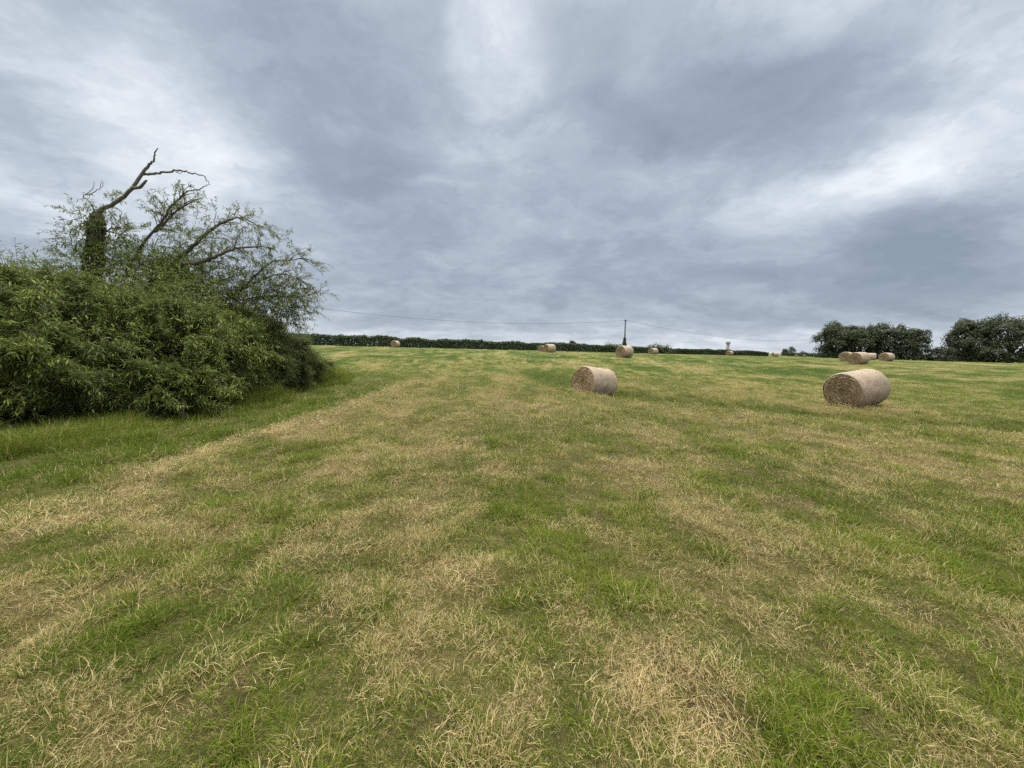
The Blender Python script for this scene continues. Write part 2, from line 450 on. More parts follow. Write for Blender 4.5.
# ------------------------------------------------------------------ scatter by points
def scatter(name, protos, pts, rotz, tilt, scale, idx, dry, tint, mat, label, cat):
    n = len(pts)
    me = bpy.data.meshes.new(name)
    me.vertices.add(n); me.vertices.foreach_set('co', np.asarray(pts, np.float32).ravel())
    rot = np.stack([tilt[0], tilt[1], rotz], 1).astype(np.float32)
    a = me.attributes.new('rot', 'FLOAT_VECTOR', 'POINT'); a.data.foreach_set('vector', rot.ravel())
    for k, v, ty in (('scl', scale, 'FLOAT'), ('dry', dry, 'FLOAT'), ('tint', tint, 'FLOAT'), ('idx', idx, 'INT')):
        a = me.attributes.new(k, ty, 'POINT'); a.data.foreach_set('value', np.asarray(v, np.int32 if ty == 'INT' else np.float32))
    o = link(name, me, mat)
    ng = bpy.data.node_groups.new(name + '_scatter', 'GeometryNodeTree')
    ng.interface.new_socket('Geometry', in_out='INPUT', socket_type='NodeSocketGeometry')
    ng.interface.new_socket('Geometry', in_out='OUTPUT', socket_type='NodeSocketGeometry')
    N, L = ng.nodes, ng.links
    gi = N.new('NodeGroupInput'); go = N.new('NodeGroupOutput')
    join = N.new('GeometryNodeJoinGeometry')
    for p in protos:
        oi = N.new('GeometryNodeObjectInfo'); oi.inputs['Object'].default_value = p; oi.transform_space = 'ORIGINAL'
        g2 = N.new('GeometryNodeGeometryToInstance'); L.new(oi.outputs['Geometry'], g2.inputs[0]); L.new(g2.outputs[0], join.inputs[0])
    def na(nm, ty):
        x = N.new('GeometryNodeInputNamedAttribute'); x.data_type = ty; x.inputs['Name'].default_value = nm; return x.outputs[0]
    iop = N.new('GeometryNodeInstanceOnPoints')
    L.new(gi.outputs[0], iop.inputs['Points']); L.new(join.outputs[0], iop.inputs['Instance'])
    iop.inputs['Pick Instance'].default_value = True
    L.new(na('idx', 'INT'), iop.inputs['Instance Index'])
    e2r = N.new('FunctionNodeEulerToRotation'); L.new(na('rot', 'FLOAT_VECTOR'), e2r.inputs[0]); L.new(e2r.outputs[0], iop.inputs['Rotation'])
    L.new(na('scl', 'FLOAT'), iop.inputs['Scale'])
    L.new(iop.outputs[0], go.inputs[0])
    md = o.modifiers.new('scatter', 'NODES'); md.node_group = ng
    tag(o, label, cat, kind='stuff')
    return o

M_GRASS = mat_grass(); M_HAY = mat_hay()

def proto(name, V, F, a, mat):
    me = mesh_from(name, V, F, {'rnd': a}); me.materials.append(mat)
    return bpy.data.objects.new(name, me)

def disc(n, r):
    a = rng.uniform(0, 2 * np.pi, n); q = r * np.sqrt(rng.random(n)); return np.stack([q * np.cos(a), q * np.sin(a), np.full(n, -.012)], 1)

def p_tuft(n, r, lo, hi, w, tl, bd, mat, nm):
    b = disc(n, r); az = np.arctan2(b[:, 1], b[:, 0]) + rng.normal(0, .9, n)
    V, F, a = strips(b, az, rng.uniform(lo, hi, n), np.abs(rng.normal(0, tl, n)), np.abs(rng.normal(bd, .5, n)), rng.uniform(.7, 1.2, n) * w, 3)
    return proto(nm, V, F, a, mat)

def p_litter(n, r, lo, hi, w, mat, nm, lift=.03, align=None):
    b = disc(n, r); b[:, 2] = rng.uniform(.0, lift, n)
    az = rng.uniform(0, 2 * np.pi, n) if align is None else rng.normal(0, align, n) + np.pi * rng.integers(0, 2, n)
    V, F, a = strips(b, az, rng.uniform(lo, hi, n), rng.normal(1.30, .28, n), rng.normal(.25, .6, n), rng.uniform(.6, 1.25, n) * w, 4)
    return proto(nm, V, F, a, mat)

G_protos = [p_tuft(26, .065, .03, .085, .0038, .5, .9, M_GRASS, 'tuft') for _ in range(4)] + \
           [p_tuft(26, .06, .05, .13, .0042, .40, 1.1, M_GRASS, 'tuft') for _ in range(3)] + \
           [p_tuft(26, .09, .025, .07, .0036, .85, .6, M_GRASS, 'tuft') for _ in range(3)]
H_protos = [p_litter(22, .13, .025, .07, .0022, M_HAY, 'litter') for _ in range(4)] + \
           [p_litter(22, .14, .04, .12, .0022, M_HAY, 'litter', .05, .6) for _ in range(3)] + \
           [p_tuft(22, .09, .02, .07, .0024, .85, .5, M_HAY, 'litter') for _ in range(3)]

BUSH_X = -7.2
def wedge(y0, y1, dens, slope=1.62, pad=1.2):
    """random ground points the view covers, with a margin to either side"""
    w1 = slope * y1 + pad
    n = int(dens * 2 * w1 * (y1 - y0))
    y = rng.uniform(y0, y1, n); x = rng.uniform(-w1, w1, n)
    k = np.abs(x) < slope * y + pad
    return x[k], y[k]

def thin(x, y, p):
    k = rng.random(len(x)) < p; return x[k], y[k]

gp = []; hp = []
for y0, y1, dg_, dh, s in ((.5, 2.2, 820, 300, .80), (2.2, 4, 640, 240, .86), (4, 7, 300, 150, 1.0), (7, 12, 85, 48, 1.35), (12, 20, 28, 18, 1.75), (20, 34, 9, 8, 1.9), (34, 62, 2.8, 2.6, 1.6)):
    x, y = wedge(y0, y1, dg_)
    dr = dryness(x, y); so = soilness(x, y)
    k = rng.random(len(x)) < np.clip(1.1 - .35 * dr - .7 * so, .08, 1)
    k &= ~((x < -9.5) & (y > 4))
    gp.append(np.stack([x[k], y[k], dr[k], np.full(k.sum(), s)], 1))
    x, y = wedge(y0, y1, dh)
    dr = dryness(x, y); so = soilness(x, y)
    k = rng.random(len(x)) < np.clip((dr - .14) * 1.05 - .25 * so, .06, 1)
    k &= ~((x < -6.9) & (y > 4) & (y < 17))
    hp.append(np.stack([x[k], y[k], dr[k], np.full(k.sum(), s)], 1))
for bx, by in ((3.36, 15.4), (11.55, 12.7)):
    m = 260; q = rng.normal(0, .22, (m, 2)) + np.stack([rng.choice([-.72, .72], m) * 1.0, rng.uniform(-.7, .7, m)], 1)[:, ::1]
    q2 = rng.normal(0, .22, (m, 2)) + np.stack([rng.uniform(-.75, .75, m), rng.choice([-.5, .5], m)], 1)
    q = np.concatenate([q, q2])
    hp.append(np.stack([bx + q[:, 0], by + q[:, 1], np.full(2 * m, .9), np.full(2 * m, 1.25)], 1))
    q = q[:260]; gp.append(np.stack([bx + q[:, 0], by + q[:, 1], np.full(len(q), .4), np.full(len(q), 1.3)], 1))
gp = np.concatenate(gp); hp = np.concatenate(hp)

n = len(gp)
gr = np.hypot(gp[:, 0], gp[:, 1])
lush = fbm(gp[:, 0] * 1.3, gp[:, 1] * 1.3, 81, 3)
lush = np.clip((lush - .3) * 2.2, 0, 1) * (1 - gp[:, 2] * .6)
tuf = np.clip((fbm(gp[:, 0] * 5.5, gp[:, 1] * 5.5, 83, 2) - .30) * 2.4, 0, 1)
scl = gp[:, 3] * (.44 + .36 * lush + .62 * tuf) * rng.uniform(.75, 1.25, n)
dgr = np.exp(-(ditch_dist(gp[:, 0], gp[:, 1]) / .8) ** 2); scl *= 1 + 1.1 * dgr
strip_m = (gp[:, 0] < -4.9) & (gp[:, 1] < 18)
scl[strip_m] *= .8 + .7 * tuf[strip_m]
tall = rng.random(n) < (.12 + .5 * lush * (gp[:, 2] < .4))
idx = np.where(tall, rng.integers(4, 7, n), np.where(rng.random(n) < .5 + .5 * (gp[:, 2] < .4), rng.integers(0, 4, n), rng.integers(7, 10, n)))
idx = np.where((gr > 17), rng.integers(7, 10, n), idx); scl = np.where(gr > 17, np.minimum(scl, 1.9), scl) * (1 - .45 * sstep(24, 45, gr))
tint = np.clip(fbm(gp[:, 0] * .9, gp[:, 1] * .6, 91, 3) * 1.5 - .3 + rng.normal(0, .15, n) - .15 * sstep(10, 40, gr), 0, 1)
tint *= 1 - .85 * np.exp(-(ditch_dist(gp[:, 0], gp[:, 1]) / .8) ** 2)
tint[strip_m] *= .22
scatter('grass', G_protos, np.stack([gp[:, 0], gp[:, 1], hz(gp[:, 0], gp[:, 1])], 1), rng.uniform(0, 6.283, n), rng.normal(0, .12, (2, n)), scl, idx,
        np.clip(gp[:, 2] + rng.normal(0, .10, n), 0, 1), tint, M_GRASS, 'short regrowing grass between the straw all over the field', 'grass')
n = len(hp)
hrow = rng.normal(R(75), .8, n)
hidx = np.where(rng.random(n) < .45, rng.integers(0, 4, n), np.where(rng.random(n) < .55, rng.integers(4, 7, n), rng.integers(7, 10, n)))
wr = np.exp(-((hp[:, 0] - windrow_x(hp[:, 1])) / .4) ** 2)
hidx = np.where(rng.random(n) < .6 * wr, rng.integers(4, 7, n), hidx)
scatter('loose_hay', H_protos, np.stack([hp[:, 0], hp[:, 1], hz(hp[:, 0], hp[:, 1]) + .012 + .05 * wr * rng.random(n)], 1), hrow, rng.normal(0, .12, (2, n)),
        hp[:, 3] * rng.uniform(.7, 1.3, n) * (1 + .25 * wr), hidx, hp[:, 2], np.clip(fbm(hp[:, 0] * 1.1, hp[:, 1] * .7, 95, 3) * 2 - .55 - .5 * wr, 0, 1), M_HAY,
        'pale loose hay strands left lying on the mown field', 'loose hay')

# uncut grass at the foot of the willow scrub
T_protos = [p_tuft(30, .12, .18, .45, .0060, .25, .8, M_GRASS, 'tall_tuft') for _ in range(4)]
n0 = 8500
ty = rng.uniform(2.5, 18.0, n0); tx = -6.75 - .55 * sstep(9, 14, ty) + .35 * np.sin(ty * 1.3) - np.abs(rng.normal(0, .75, n0)) + .25 * rng.random(n0)
tx = np.where(ty < 6.4, tx - .9 * (6.4 - ty) * .4, tx)
tz = hz(tx, ty)
edge = sstep(0, .7, -(tx + 6.75 + .55 * sstep(9, 14, ty) - .35 * np.sin(ty * 1.3)))
scatter('tall_grass', T_protos, np.stack([tx, ty, tz], 1), rng.uniform(0, 6.28, n0), rng.normal(0, .12, (2, n0)), (.48 + .85 * edge) * rng.uniform(.7, 1.3, n0) * (.65 + .5 * sstep(8, 13, ty)),
        rng.integers(0, 4, n0), np.clip(rng.normal(.12, .12, n0), 0, 1), np.clip(rng.normal(.35, .2, n0), 0, 1), M_GRASS, 'uncut tall green grass along the foot of the willow bushes', 'tall grass')

# ------------------------------------------------------------------ leaves
def unit(v): return v / (np.linalg.norm(v, axis=-1, keepdims=True) + 1e-9)

def shoots(P0, D, L, nl, leaf, droop=.5, leafw=.21, jit=.3):
    """leafy shoots: P0,D (n,3), L (n,), nl leaves each -> (V,F,a) leaves and (V,F) twig ribbons"""
    n = len(P0); D = unit(D)
    t = (np.arange(nl) + .6) / nl
    g = np.array([0, 0, -1.0])
    P = P0[:, None, :] + D[:, None, :] * (t[None, :, None] * L[:, None, None]) + g * (droop * (t[None, :, None] ** 2) * L[:, None, None])
    T = unit(D[:, None, :] + g * (2 * droop * t[None, :, None]))
    rv = unit(rng.normal(size=(n, nl, 3)))
    S = unit(np.cross(T, rv))
    ld = unit(T * .75 + S * .85 + g * .22 + rng.normal(0, jit, (n, nl, 3)))
    ll = leaf * rng.uniform(.6, 1.25, (n, nl)) * (1.05 - .35 * t[None, :])
    up = np.array([0, 0, 1.0]) + rng.normal(0, .35, (n, nl, 3))
    W = unit(np.cross(ld, up)); N = unit(np.cross(W, ld))
    a = P; tip = P + ld * ll[..., None] + g * (ll * .12)[..., None]
    mid = P + ld * (ll * .42)[..., None]
    w = (ll * leafw * .5)[..., None]; f = (ll * .035)[..., None]
    V = np.stack([a, mid - W * w + N * f, tip, mid + W * w + N * f], 2).reshape(-1, 3)
    b = np.arange(n * nl) * 4
    # wind so that the upper side faces up
    F = np.concatenate([np.stack([b, b + 2, b + 1], 1), np.stack([b, b + 3, b + 2], 1)])
    rs = np.repeat(np.clip(rng.random(n)[:, None] * .6 + rng.random((n, nl)) * .4, 0, 1).ravel(), 4)
    # twig
    ts = np.linspace(0, 1, 4)
    Q = P0[:, None, :] + D[:, None, :] * (ts[None, :, None] * L[:, None, None]) + g * (droop * ts[None, :, None] ** 2 * L[:, None, None])
    sd = unit(np.cross(D, np.array([.3, .5, .8])))[:, None, :] * (.0045 * (1 - .7 * ts))[None, :, None]
    sd2 = unit(np.cross(D, sd[:, 0]))[:, None, :] * (.0045 * (1 - .7 * ts))[None, :, None]
    TV = np.stack([Q - sd, Q + sd * .5 + sd2, Q + sd * .5 - sd2], 2).reshape(-1, 3)
    bb = (np.arange(n) * 12)[:, None]
    q = []
    for i in range(3):
        for k in range(3):
            q.append(np.stack([bb[:, 0] + i * 3 + k, bb[:, 0] + i * 3 + (k + 1) % 3, bb[:, 0] + (i + 1) * 3 + (k + 1) % 3, bb[:, 0] + (i + 1) * 3 + k], 1))
    return (V, [F], rs), (TV, [np.concatenate(q)])

M_WILLOW = mat_leaf('willow_leaf', (.054, .096, .014), (.16, .21, .085), (.225, .270, .048), .23)
M_WILLOW2 = mat_leaf('willow_leaf_grey', (.072, .108, .026), (.20, .23, .12), (.185, .220, .062), .28)
M_WILLOW3 = mat_leaf('willow_leaf_dull', (.058, .098, .018), (.16, .20, .09), (.175, .220, .048), .24)
M_IVY = mat_leaf('ivy_leaf', (.045, .082, .014), (.08, .11, .035), (.105, .145, .028), .3)
M_DARKLEAF = mat_leaf('dark_leaf', (.038, .056, .026), (.062, .078, .040), (.080, .102, .045), .3, .15)
M_HEDGE = mat_leaf('hedge_leaf', (.022, .040, .012), (.045, .065, .025), (.045, .070, .020), .15, .2)
M_TWIG = mat_bark('twig_bark', (.05, .04, .024), (.13, .105, .065), 20)
M_BARK = mat_bark('willow_bark', (.055, .045, .034), (.17, .145, .115), 12)
M_DEAD = mat_bark('dead_wood', (.10, .082, .070), (.30, .26, .225), 18)

def lobe_points(lobes, n, shell=.55, zmin=.12, cull=True):
    """points in a union of ellipsoids, near their skin; returns points and outward directions"""
    vol = np.array([l[3] * l[4] * l[5] for l in lobes]) ** .75; vol /= vol.sum()
    which = rng.choice(len(lobes), n * 2, p=vol)
    Lb = np.array(lobes)[which]
    d = unit(rng.normal(size=(n * 2, 3))); d[:, 2] = np.where(d[:, 2] < -.3, -d[:, 2], d[:, 2])
    r = (shell + (1 - shell) * rng.random(n * 2)) ** .6
    P = Lb[:, :3] + d * Lb[:, 3:6] * r[:, None]
    inside = np.zeros(n * 2, bool)
    for i, l in enumerate(lobes):
        q = (P - np.array(l[:3])) / np.array(l[3:6])
        inside |= (np.sum(q * q, 1) < .42) & (which != i)
    zg = hz(P[:, 0], P[:, 1])
    k = ((~inside) | (not cull)) & (P[:, 2] > zg + zmin)
    out = unit(d / Lb[:, 3:6])
    return P[k][:n], out[k][:n]

def stems_to(mb, root, targets, r0, m=0):
    for tg in targets:
        root_ = np.array(root) + rng.normal(0, .22, 3) * [1, 1, 0]
        root_[2] = gz(root_[0], root_[1]) - .08
        mid = root_ * .5 + np.array(tg) * .5 + rng.normal(0, .12, 3) + [0, 0, .15]
        pts = smooth_path([root_, mid, tg], 5, .012)
        V, F = tube(pts, np.linspace(r0, r0 * .25, len(pts)) * rng.uniform(.7, 1.2), 6, .15); mb.add(V, F, .5, m)

def shrub(name, label, root, lobes, ns, L=(.35, .75), leaf=.10, nl=14, mat=None, droop=.30, shell=.6):
    e = empty(name, (root[0], root[1], gz(*root)))
    tag(e, label, 'bush', 'willow bushes along the field edge')
    # arching branch sprays that leave hollows between them, over a looser inner fill
    per = 36; nbr = int(ns * .80 / per)
    B, BO = lobe_points(lobes, nbr, .66, .2); nbr = len(B)
    BD = unit(BO * .9 + np.array([0, 0, .45]) + rng.normal(0, .35, B.shape)); BLn = rng.uniform(.5, 1.15, nbr)
    u = rng.random((nbr, per)) ** .7
    SPt = B[:, None, :] + BD[:, None, :] * ((u - .55) * BLn[:, None])[..., None]
    SPt[..., 2] -= .30 * BLn[:, None] * np.maximum(u, 0) ** 2.2
    SPt = SPt + rng.normal(0, .05, SPt.shape)
    SDr = unit(BD[:, None, :] - np.array([0, 0, .55]) * u[..., None] + rng.normal(0, .55, SPt.shape))
    P1 = SPt.reshape(-1, 3); D1 = SDr.reshape(-1, 3)
    P2, O2 = lobe_points(lobes, int(ns * .26), .0, .05, False); D2 = unit(O2 * .8 + np.array([0, 0, .5]) + rng.normal(0, .4, P2.shape))
    P = np.concatenate([P1, P2]); D = np.concatenate([D1, D2])
    zg = hz(P[:, 0], P[:, 1]); k = P[:, 2] > zg + .06; P, D = P[k], D[k]
    Lg = rng.uniform(*L, len(P)) * .8
    # long young rods standing out of the top and sides
    top = np.argsort(-(B[:, 2] + rng.normal(0, .35, nbr)))[:max(12, nbr // 3)]
    nr = len(top) * 3; ti = np.repeat(top, 3)
    RD = unit(BO[ti] * .5 + np.array([0, 0, 1.0]) + rng.normal(0, .30, (nr, 3)))
    P = np.concatenate([P, B[ti] + rng.normal(0, .12, (nr, 3)) + RD * .35]); D = np.concatenate([D, RD]); Lg = np.concatenate([Lg, rng.uniform(.6, 1.15, nr)])
    (V, F, a), (TV, TF) = shoots(P - D * (Lg * .45)[:, None], D, Lg, nl, leaf, droop)
    # clumps of shoots lean lighter or darker green together
    cl = fbm(V[:, 0] * 1.4 + V[:, 2] * .7, V[:, 1] * 1.4 - V[:, 2] * .9, 131, 2)
    a = np.clip(a * .6 + (cl - .42) * 1.4, 0, 1)
    mb = MB(); mb.add(V, F, a, 0); mb.add(TV, TF, .5, 1)
    off = np.array(e.location)
    mb.V = [v - off for v in mb.V]
    link('foliage', mb.mesh('foliage'), [mat or M_WILLOW, M_TWIG], e)
    sb = MB(); tg = P[rng.choice(len(P), 26, replace=False)]; tg[:, 2] = np.maximum(tg[:, 2], hz(tg[:, 0], tg[:, 1]) + .35)
    lob = np.array(lobes)[:, :3]
    stems_to(sb, (root[0], root[1], 0), tg * .7 + .3 * lob[rng.integers(0, len(lob), 26)], .035)
    sb.V = [v - off for v in sb.V]
    link('stems', sb.mesh('stems', True), M_TWIG, e)
    return e

shrub('willow_shrub', 'big olive-green willow bush nearest the camera, cut off by the left edge', (-10.2, 6.6),
      [(-9.9, 7.2, 1.3, 1.9, 1.7, 1.75), (-9.3, 6.9, .9, 1.55, 1.2, 1.05), (-11.2, 7.6, 2.0, 1.6, 1.5, 1.25), (-8.9, 7.3, .65, 1.25, 1.0, .75), (-11.6, 6.4, 1.6, 1.9, 1.4, 1.7),
       (-10.6, 8.8, 2.0, 1.3, 1.0, 1.25), (-12.8, 8.6, 2.0, 1.7, 1.5, 1.5), (-9.6, 6.6, .45, 1.5, 1.1, .6), (-13, 10.5, 1.5, 2, 2, 1.6), (-12, 6.6, .6, 1.6, 1.6, 1.0)], 12500, leaf=.14, nl=10)
shrub('willow_shrub', 'broad middle willow bush below the bare sweeping limbs, pale leafy top', (-8.9, 9.8),
      [(-9.0, 9.8, 1.5, 1.6, 1.6, 1.35), (-8.1, 9.4, 1.75, 1.15, 1.1, .85), (-7.9, 10.5, 1.55, 1.0, 1.2, .95), (-9.7, 10.6, 2.0, 1.3, 1.2, 1.2), (-7.9, 9.0, .75, .85, .75, .55), (-8.9, 11.5, 1.7, 1.4, 1.2, 1.15), (-8.3, 9.6, .5, 1.3, 1.2, .6), (-8.2, 10.9, .5, 1.1, 1.0, .7), (-10.5, 9.3, .9, 1.4, 1.3, 1.0), (-11, 8.3, .5, 1.5, 1.6, 1.0), (-11, 10.4, .5, 1.5, 1.8, 1.0), (-9.6, 8.9, 2.1, 1.1, .9, 1.0), (-10.6, 11.2, 1.7, 1.2, 1.4, 1.6)],
      12500, leaf=.14, nl=10)
shrub('willow_shrub', 'low grey-green willow bush at the far right end of the scrub', (-8.6, 13.2),
      [(-8.5, 12.7, 1.2, 1.15, 1.3, 1.15), (-8.4, 14.0, .95, 1.1, 1.2, 1.0), (-8.3, 15.2, .75, .95, 1.1, .75), (-9.4, 13.6, 1.5, 1.2, 1.5, 1.2), (-8.7, 12.6, 1.95, 1.0, 1.2, .85), (-8.3, 13.9, 1.45, .9, 1.0, .75), (-8.3, 12.3, .5, 1.1, 1.1, .6), (-8.3, 14.2, .4, 1.0, 1.3, .5), (-10, 12.4, .9, 1.2, 1.5, 1.1), (-8.9, 11.9, 1.7, 1.0, .9, .9)], 12500, nl=11, leaf=.11, mat=M_WILLOW3)
# lit sprig bush pushing out of the dark hollow
shrub('willow_sapling', 'small bright willow sapling hanging out of the dark hollow between two bushes', (-7.7, 8.05),
      [(-7.6, 8.15, .85, .55, .5, .42), (-7.3, 8.4, .5, .45, .4, .4), (-7.1, 8.75, .75, .35, .35, .5), (-7.7, 8.0, .35, .5, .5, .35)], 900, (.3, .6), .13, nl=10, droop=.4, shell=.2)

# ------------------------------------------------------------------ old willow with a dead top
wt = empty('willow_tree', (-12.2, 11.5, gz(-12.2, 11.5)))
tag(wt, 'old willow with ivy-clad trunk, dead bare top and sparse leaning limbs above the bushes', 'tree')
WO = np.array(wt.location)
def part(name, mb, mats, parent, smooth=True):
    mb.V = [v - WO for v in mb.V]; return link(name, mb.mesh(name, smooth), mats, parent)
def pth(*a): return [np.array(at(x, y, Y)) for x, y, Y in a]

root = np.array([-12.2, 11.5, gz(-12.2, 11.5) - .15])
tr = smooth_path([root, *pth((93, 290, 11.6), (94, 250, 11.6), (97, 214, 11.6))], 6, .02)
mb = MB(); mb.add(*tube(tr, np.linspace(.30, .15, len(tr)), 12, .12), .5)
# leaning second bole that feeds the limbs
b2 = smooth_path([root + [.5, .1, .05], *pth((135, 310, 11.8), (168, 272, 12.0))], 6, .02)
mb.add(*tube(b2, np.linspace(.24, .13, len(b2)), 10, .12), .5)
trunk = part('trunk', mb, M_BARK, wt)

dead = MB()
def limb(mb, pts, r0, r1, jit=.012, n=7, sub=5):
    p = smooth_path(pts, sub, jit); V, F = tube(p, np.linspace(r0, r1, len(p)), n, .15); mb.add(V, F, .5); return p
limb(dead, [tr[-1], *pth((103, 209, 11.6), (118, 201, 11.55), (132, 188, 11.5), (142, 174, 11.5), (150, 164, 11.5), (154, 160, 11.5), (155, 153, 11.5), (158, 148, 11.5))], .066, .011, .006)
limb(dead, pth((132, 188, 11.5), (140, 187, 11.4), (145, 182, 11.35), (147, 180, 11.35)), .05, .022, .005)
limb(dead, pth((142, 174, 11.5), (152, 174, 11.6), (163, 172, 11.7), (174, 171.5, 11.8), (183, 171, 11.9), (192, 173, 12.0), (201, 175, 12.1), (205, 177, 12.1), (207, 181, 12.15), (210, 185, 12.2)), .036, .007, .012, 6)
limb(dead, pth((176, 172, 11.8), (180, 173.5, 11.75), (184, 171, 11.8)), .012, .006, .004, 5)
limb(dead, pth((95, 212, 11.6), (91, 203, 11.5), (83, 196, 11.5), (94, 192, 11.6), (101, 187, 11.6), (104, 182, 11.6)), .018, .005, .01, 5)
limb(dead, pth((86, 195, 11.5), (93, 188, 11.5), (94, 181, 11.5)), .01, .004, .006, 5)
limb(dead, pth((100, 187, 11.6), (102, 180, 11.6)), .008, .004, .0, 5)
part('dead_limb', dead, M_DEAD, wt)

# living limbs: each with its own sub-branches
limbs = [
    (pth((126, 272, 11.8), (146, 240, 11.9), (160, 224, 12.0), (170, 208, 12.1), (180, 198, 12.2), (189, 191, 12.3), (199, 189, 12.4), (206, 186, 12.45), (209, 184, 12.5)), .05, .007),
    (pth((154, 232, 12.0), (168, 220, 12.05), (178, 210, 12.1), (188, 204, 12.2), (198, 199, 12.3), (205, 197, 12.35)), .045, .009),
    (pth((168, 272, 12.0), (180, 258, 12.0), (193, 246, 12.0), (205, 235, 12.0), (216, 226, 12.1), (226, 221, 12.2), (240, 218, 12.5), (255, 224, 12.8), (264, 236, 13.0)), .085, .010),
    (pth((168, 272, 12.0), (182, 265, 11.7), (198, 263, 11.5), (212, 258, 11.5), (225, 252, 11.6), (238, 248, 11.8), (252, 247, 12.1), (266, 247, 12.4), (278, 252, 12.7)), .085, .010),
    (pth((150, 300, 11.8), (172, 287, 11.9), (190, 286, 12.0), (205, 287, 12.1), (222, 280, 12.4), (240, 275, 12.6)), .07, .010),
    (pth((205, 310, 12.2), (232, 296, 12.4), (246, 285, 12.5), (258, 273, 12.6), (272, 262, 12.7), (285, 261, 12.9), (300, 259, 13.1), (307, 261, 13.2)), .06, .006),
    (pth((246, 288, 12.5), (262, 280, 12.5), (280, 274, 12.6), (296, 279, 12.7), (306, 290, 12.9)), .035, .008),
    (pth((240, 300, 12.6), (270, 296, 12.8), (300, 297, 13.0), (323, 290, 13.3)), .03, .004),
    (pth((98, 240, 11.6), (108, 230, 11.5), (116, 228, 11.5), (126, 229, 11.6)), .03, .006),
    (pth((97, 225, 11.6), (84, 222, 11.3), (76, 230, 11.1)), .025, .006),
    (pth((98, 246, 11.6), (110, 242, 11.8), (120, 236, 12.0), (132, 222, 12.1)), .025, .006),
]
SP0, SD, SL = [], [], []
for i, (p, r0, r1) in enumerate(limbs):
    mb = MB(); c = limb(mb, p, r0 * .85, r1 * .8, .010)
    m = len(c); lenc = np.linalg.norm(np.diff(c, axis=0), axis=1).sum()
    nsub = int(4 + lenc * 5)
    for k in range(nsub):
        q = int(m * ((.25 + .72 * rng.random()) if i > 1 else (.1 + .45 * rng.random()))); q = min(q, m - 2)
        T = unit(c[q + 1] - c[q]); d = unit(T * .8 + unit(rng.normal(size=3)) * .85 + np.array([0, 0, .25]))
        L_ = rng.uniform(.35, .95) * (1 if r0 > .03 else .7)
        bp = c[q] + np.outer(np.linspace(0, 1, 6), d * L_); bp[:, 2] -= .22 * L_ * np.linspace(0, 1, 6) ** 2
        bp[1:] += rng.normal(0, .018, (5, 3))
        mb.add(*tube(bp, np.linspace(min(.014, r0 * .4), .004, 6), 4, 0), .5)
        for s in range(rng.integers(1, 4)):
            j = rng.integers(2, 6); dd = unit(d * .8 + unit(rng.normal(size=3)) * .8 + np.array([0, 0, .15]))
            SP0.append(bp[j]); SD.append(dd); SL.append(rng.uniform(.15, .34))
    part('limb', mb, M_BARK, wt)
SP0, SD, SL = np.array(SP0), np.array(SD), np.array(SL)
(V1, F1, a1), (T1, TF1) = shoots(SP0, SD, SL, 10, .125, .3, .23)
mb = MB(); mb.add(V1, F1, a1, 0); mb.add(T1, TF1, .5, 1)
# denser leaf masses of the crown: (pixel, depth, radius, shoots)
for px, py, Y, r, k in ((190, 258, 12.2, .55, 60), (182, 238, 12.2, .4, 40), (175, 262, 11.8, .5, 60), (245, 222, 12.5, .5, 40), (262, 226, 12.9, .4, 30), (278, 243, 12.9, .45, 36), (272, 270, 12.7, .5, 80),
                        (292, 280, 12.8, .5, 90), (298, 296, 12.9, .4, 60), (285, 300, 12.8, .6, 110), (306, 310, 13.1, .25, 22), (262, 292, 12.6, .6, 110), (235, 283, 12.4, .6, 100), (205, 280, 12.2, .7, 130),
                        (170, 280, 12.0, .8, 190), (140, 272, 11.8, .85, 200), (118, 258, 11.8, .6, 130), (78, 262, 11.4, .55, 90), (150, 290, 11.4, .9, 200), (200, 292, 11.6, .8, 180), (235, 300, 12.0, .7, 130), (78, 238, 11.3, .4, 36), (110, 226, 11.6, .35, 26), (165, 215, 12.2, .45, 34),
                        (215, 212, 12.3, .45, 26), (150, 255, 12.0, .5, 50), (225, 262, 12.2, .5, 46), (300, 303, 12.6, .5, 70), (80, 215, 11.3, .3, 14), (105, 200, 11.6, .3, 14), (232, 235, 12.2, .4, 24), (20, 284, 11.5, .6, 90), (50, 280, 11.5, .55, 80),
                        (252, 262, 12.4, .5, 36), (215, 290, 12.0, .6, 130), (250, 300, 12.2, .55, 170), (275, 306, 12.5, .5, 160), (292, 318, 12.8, .42, 110), (262, 284, 12.5, .5, 110), (288, 288, 12.8, .42, 70), (212, 245, 12.0, .4, 22)):
    k = int(k * (1.5 if px < 215 else .62)); c = np.array(at(px, py, Y)); d = unit(rng.normal(size=(k, 3)))
    P = c + d * r * (rng.random((k, 1)) ** .5)
    (V1, F1, a1), (T1, TF1) = shoots(P, d + [0, 0, .35], rng.uniform(.22, .5, k), 11, .125, .35, .23)
    mb.add(V1, F1, a1, 2 if ((px < 215 and py > 245) or py > 298) else 0); mb.add(T1, TF1, .5, 1)
part('foliage', mb, [M_WILLOW2, M_TWIG, M_WILLOW], wt, False)

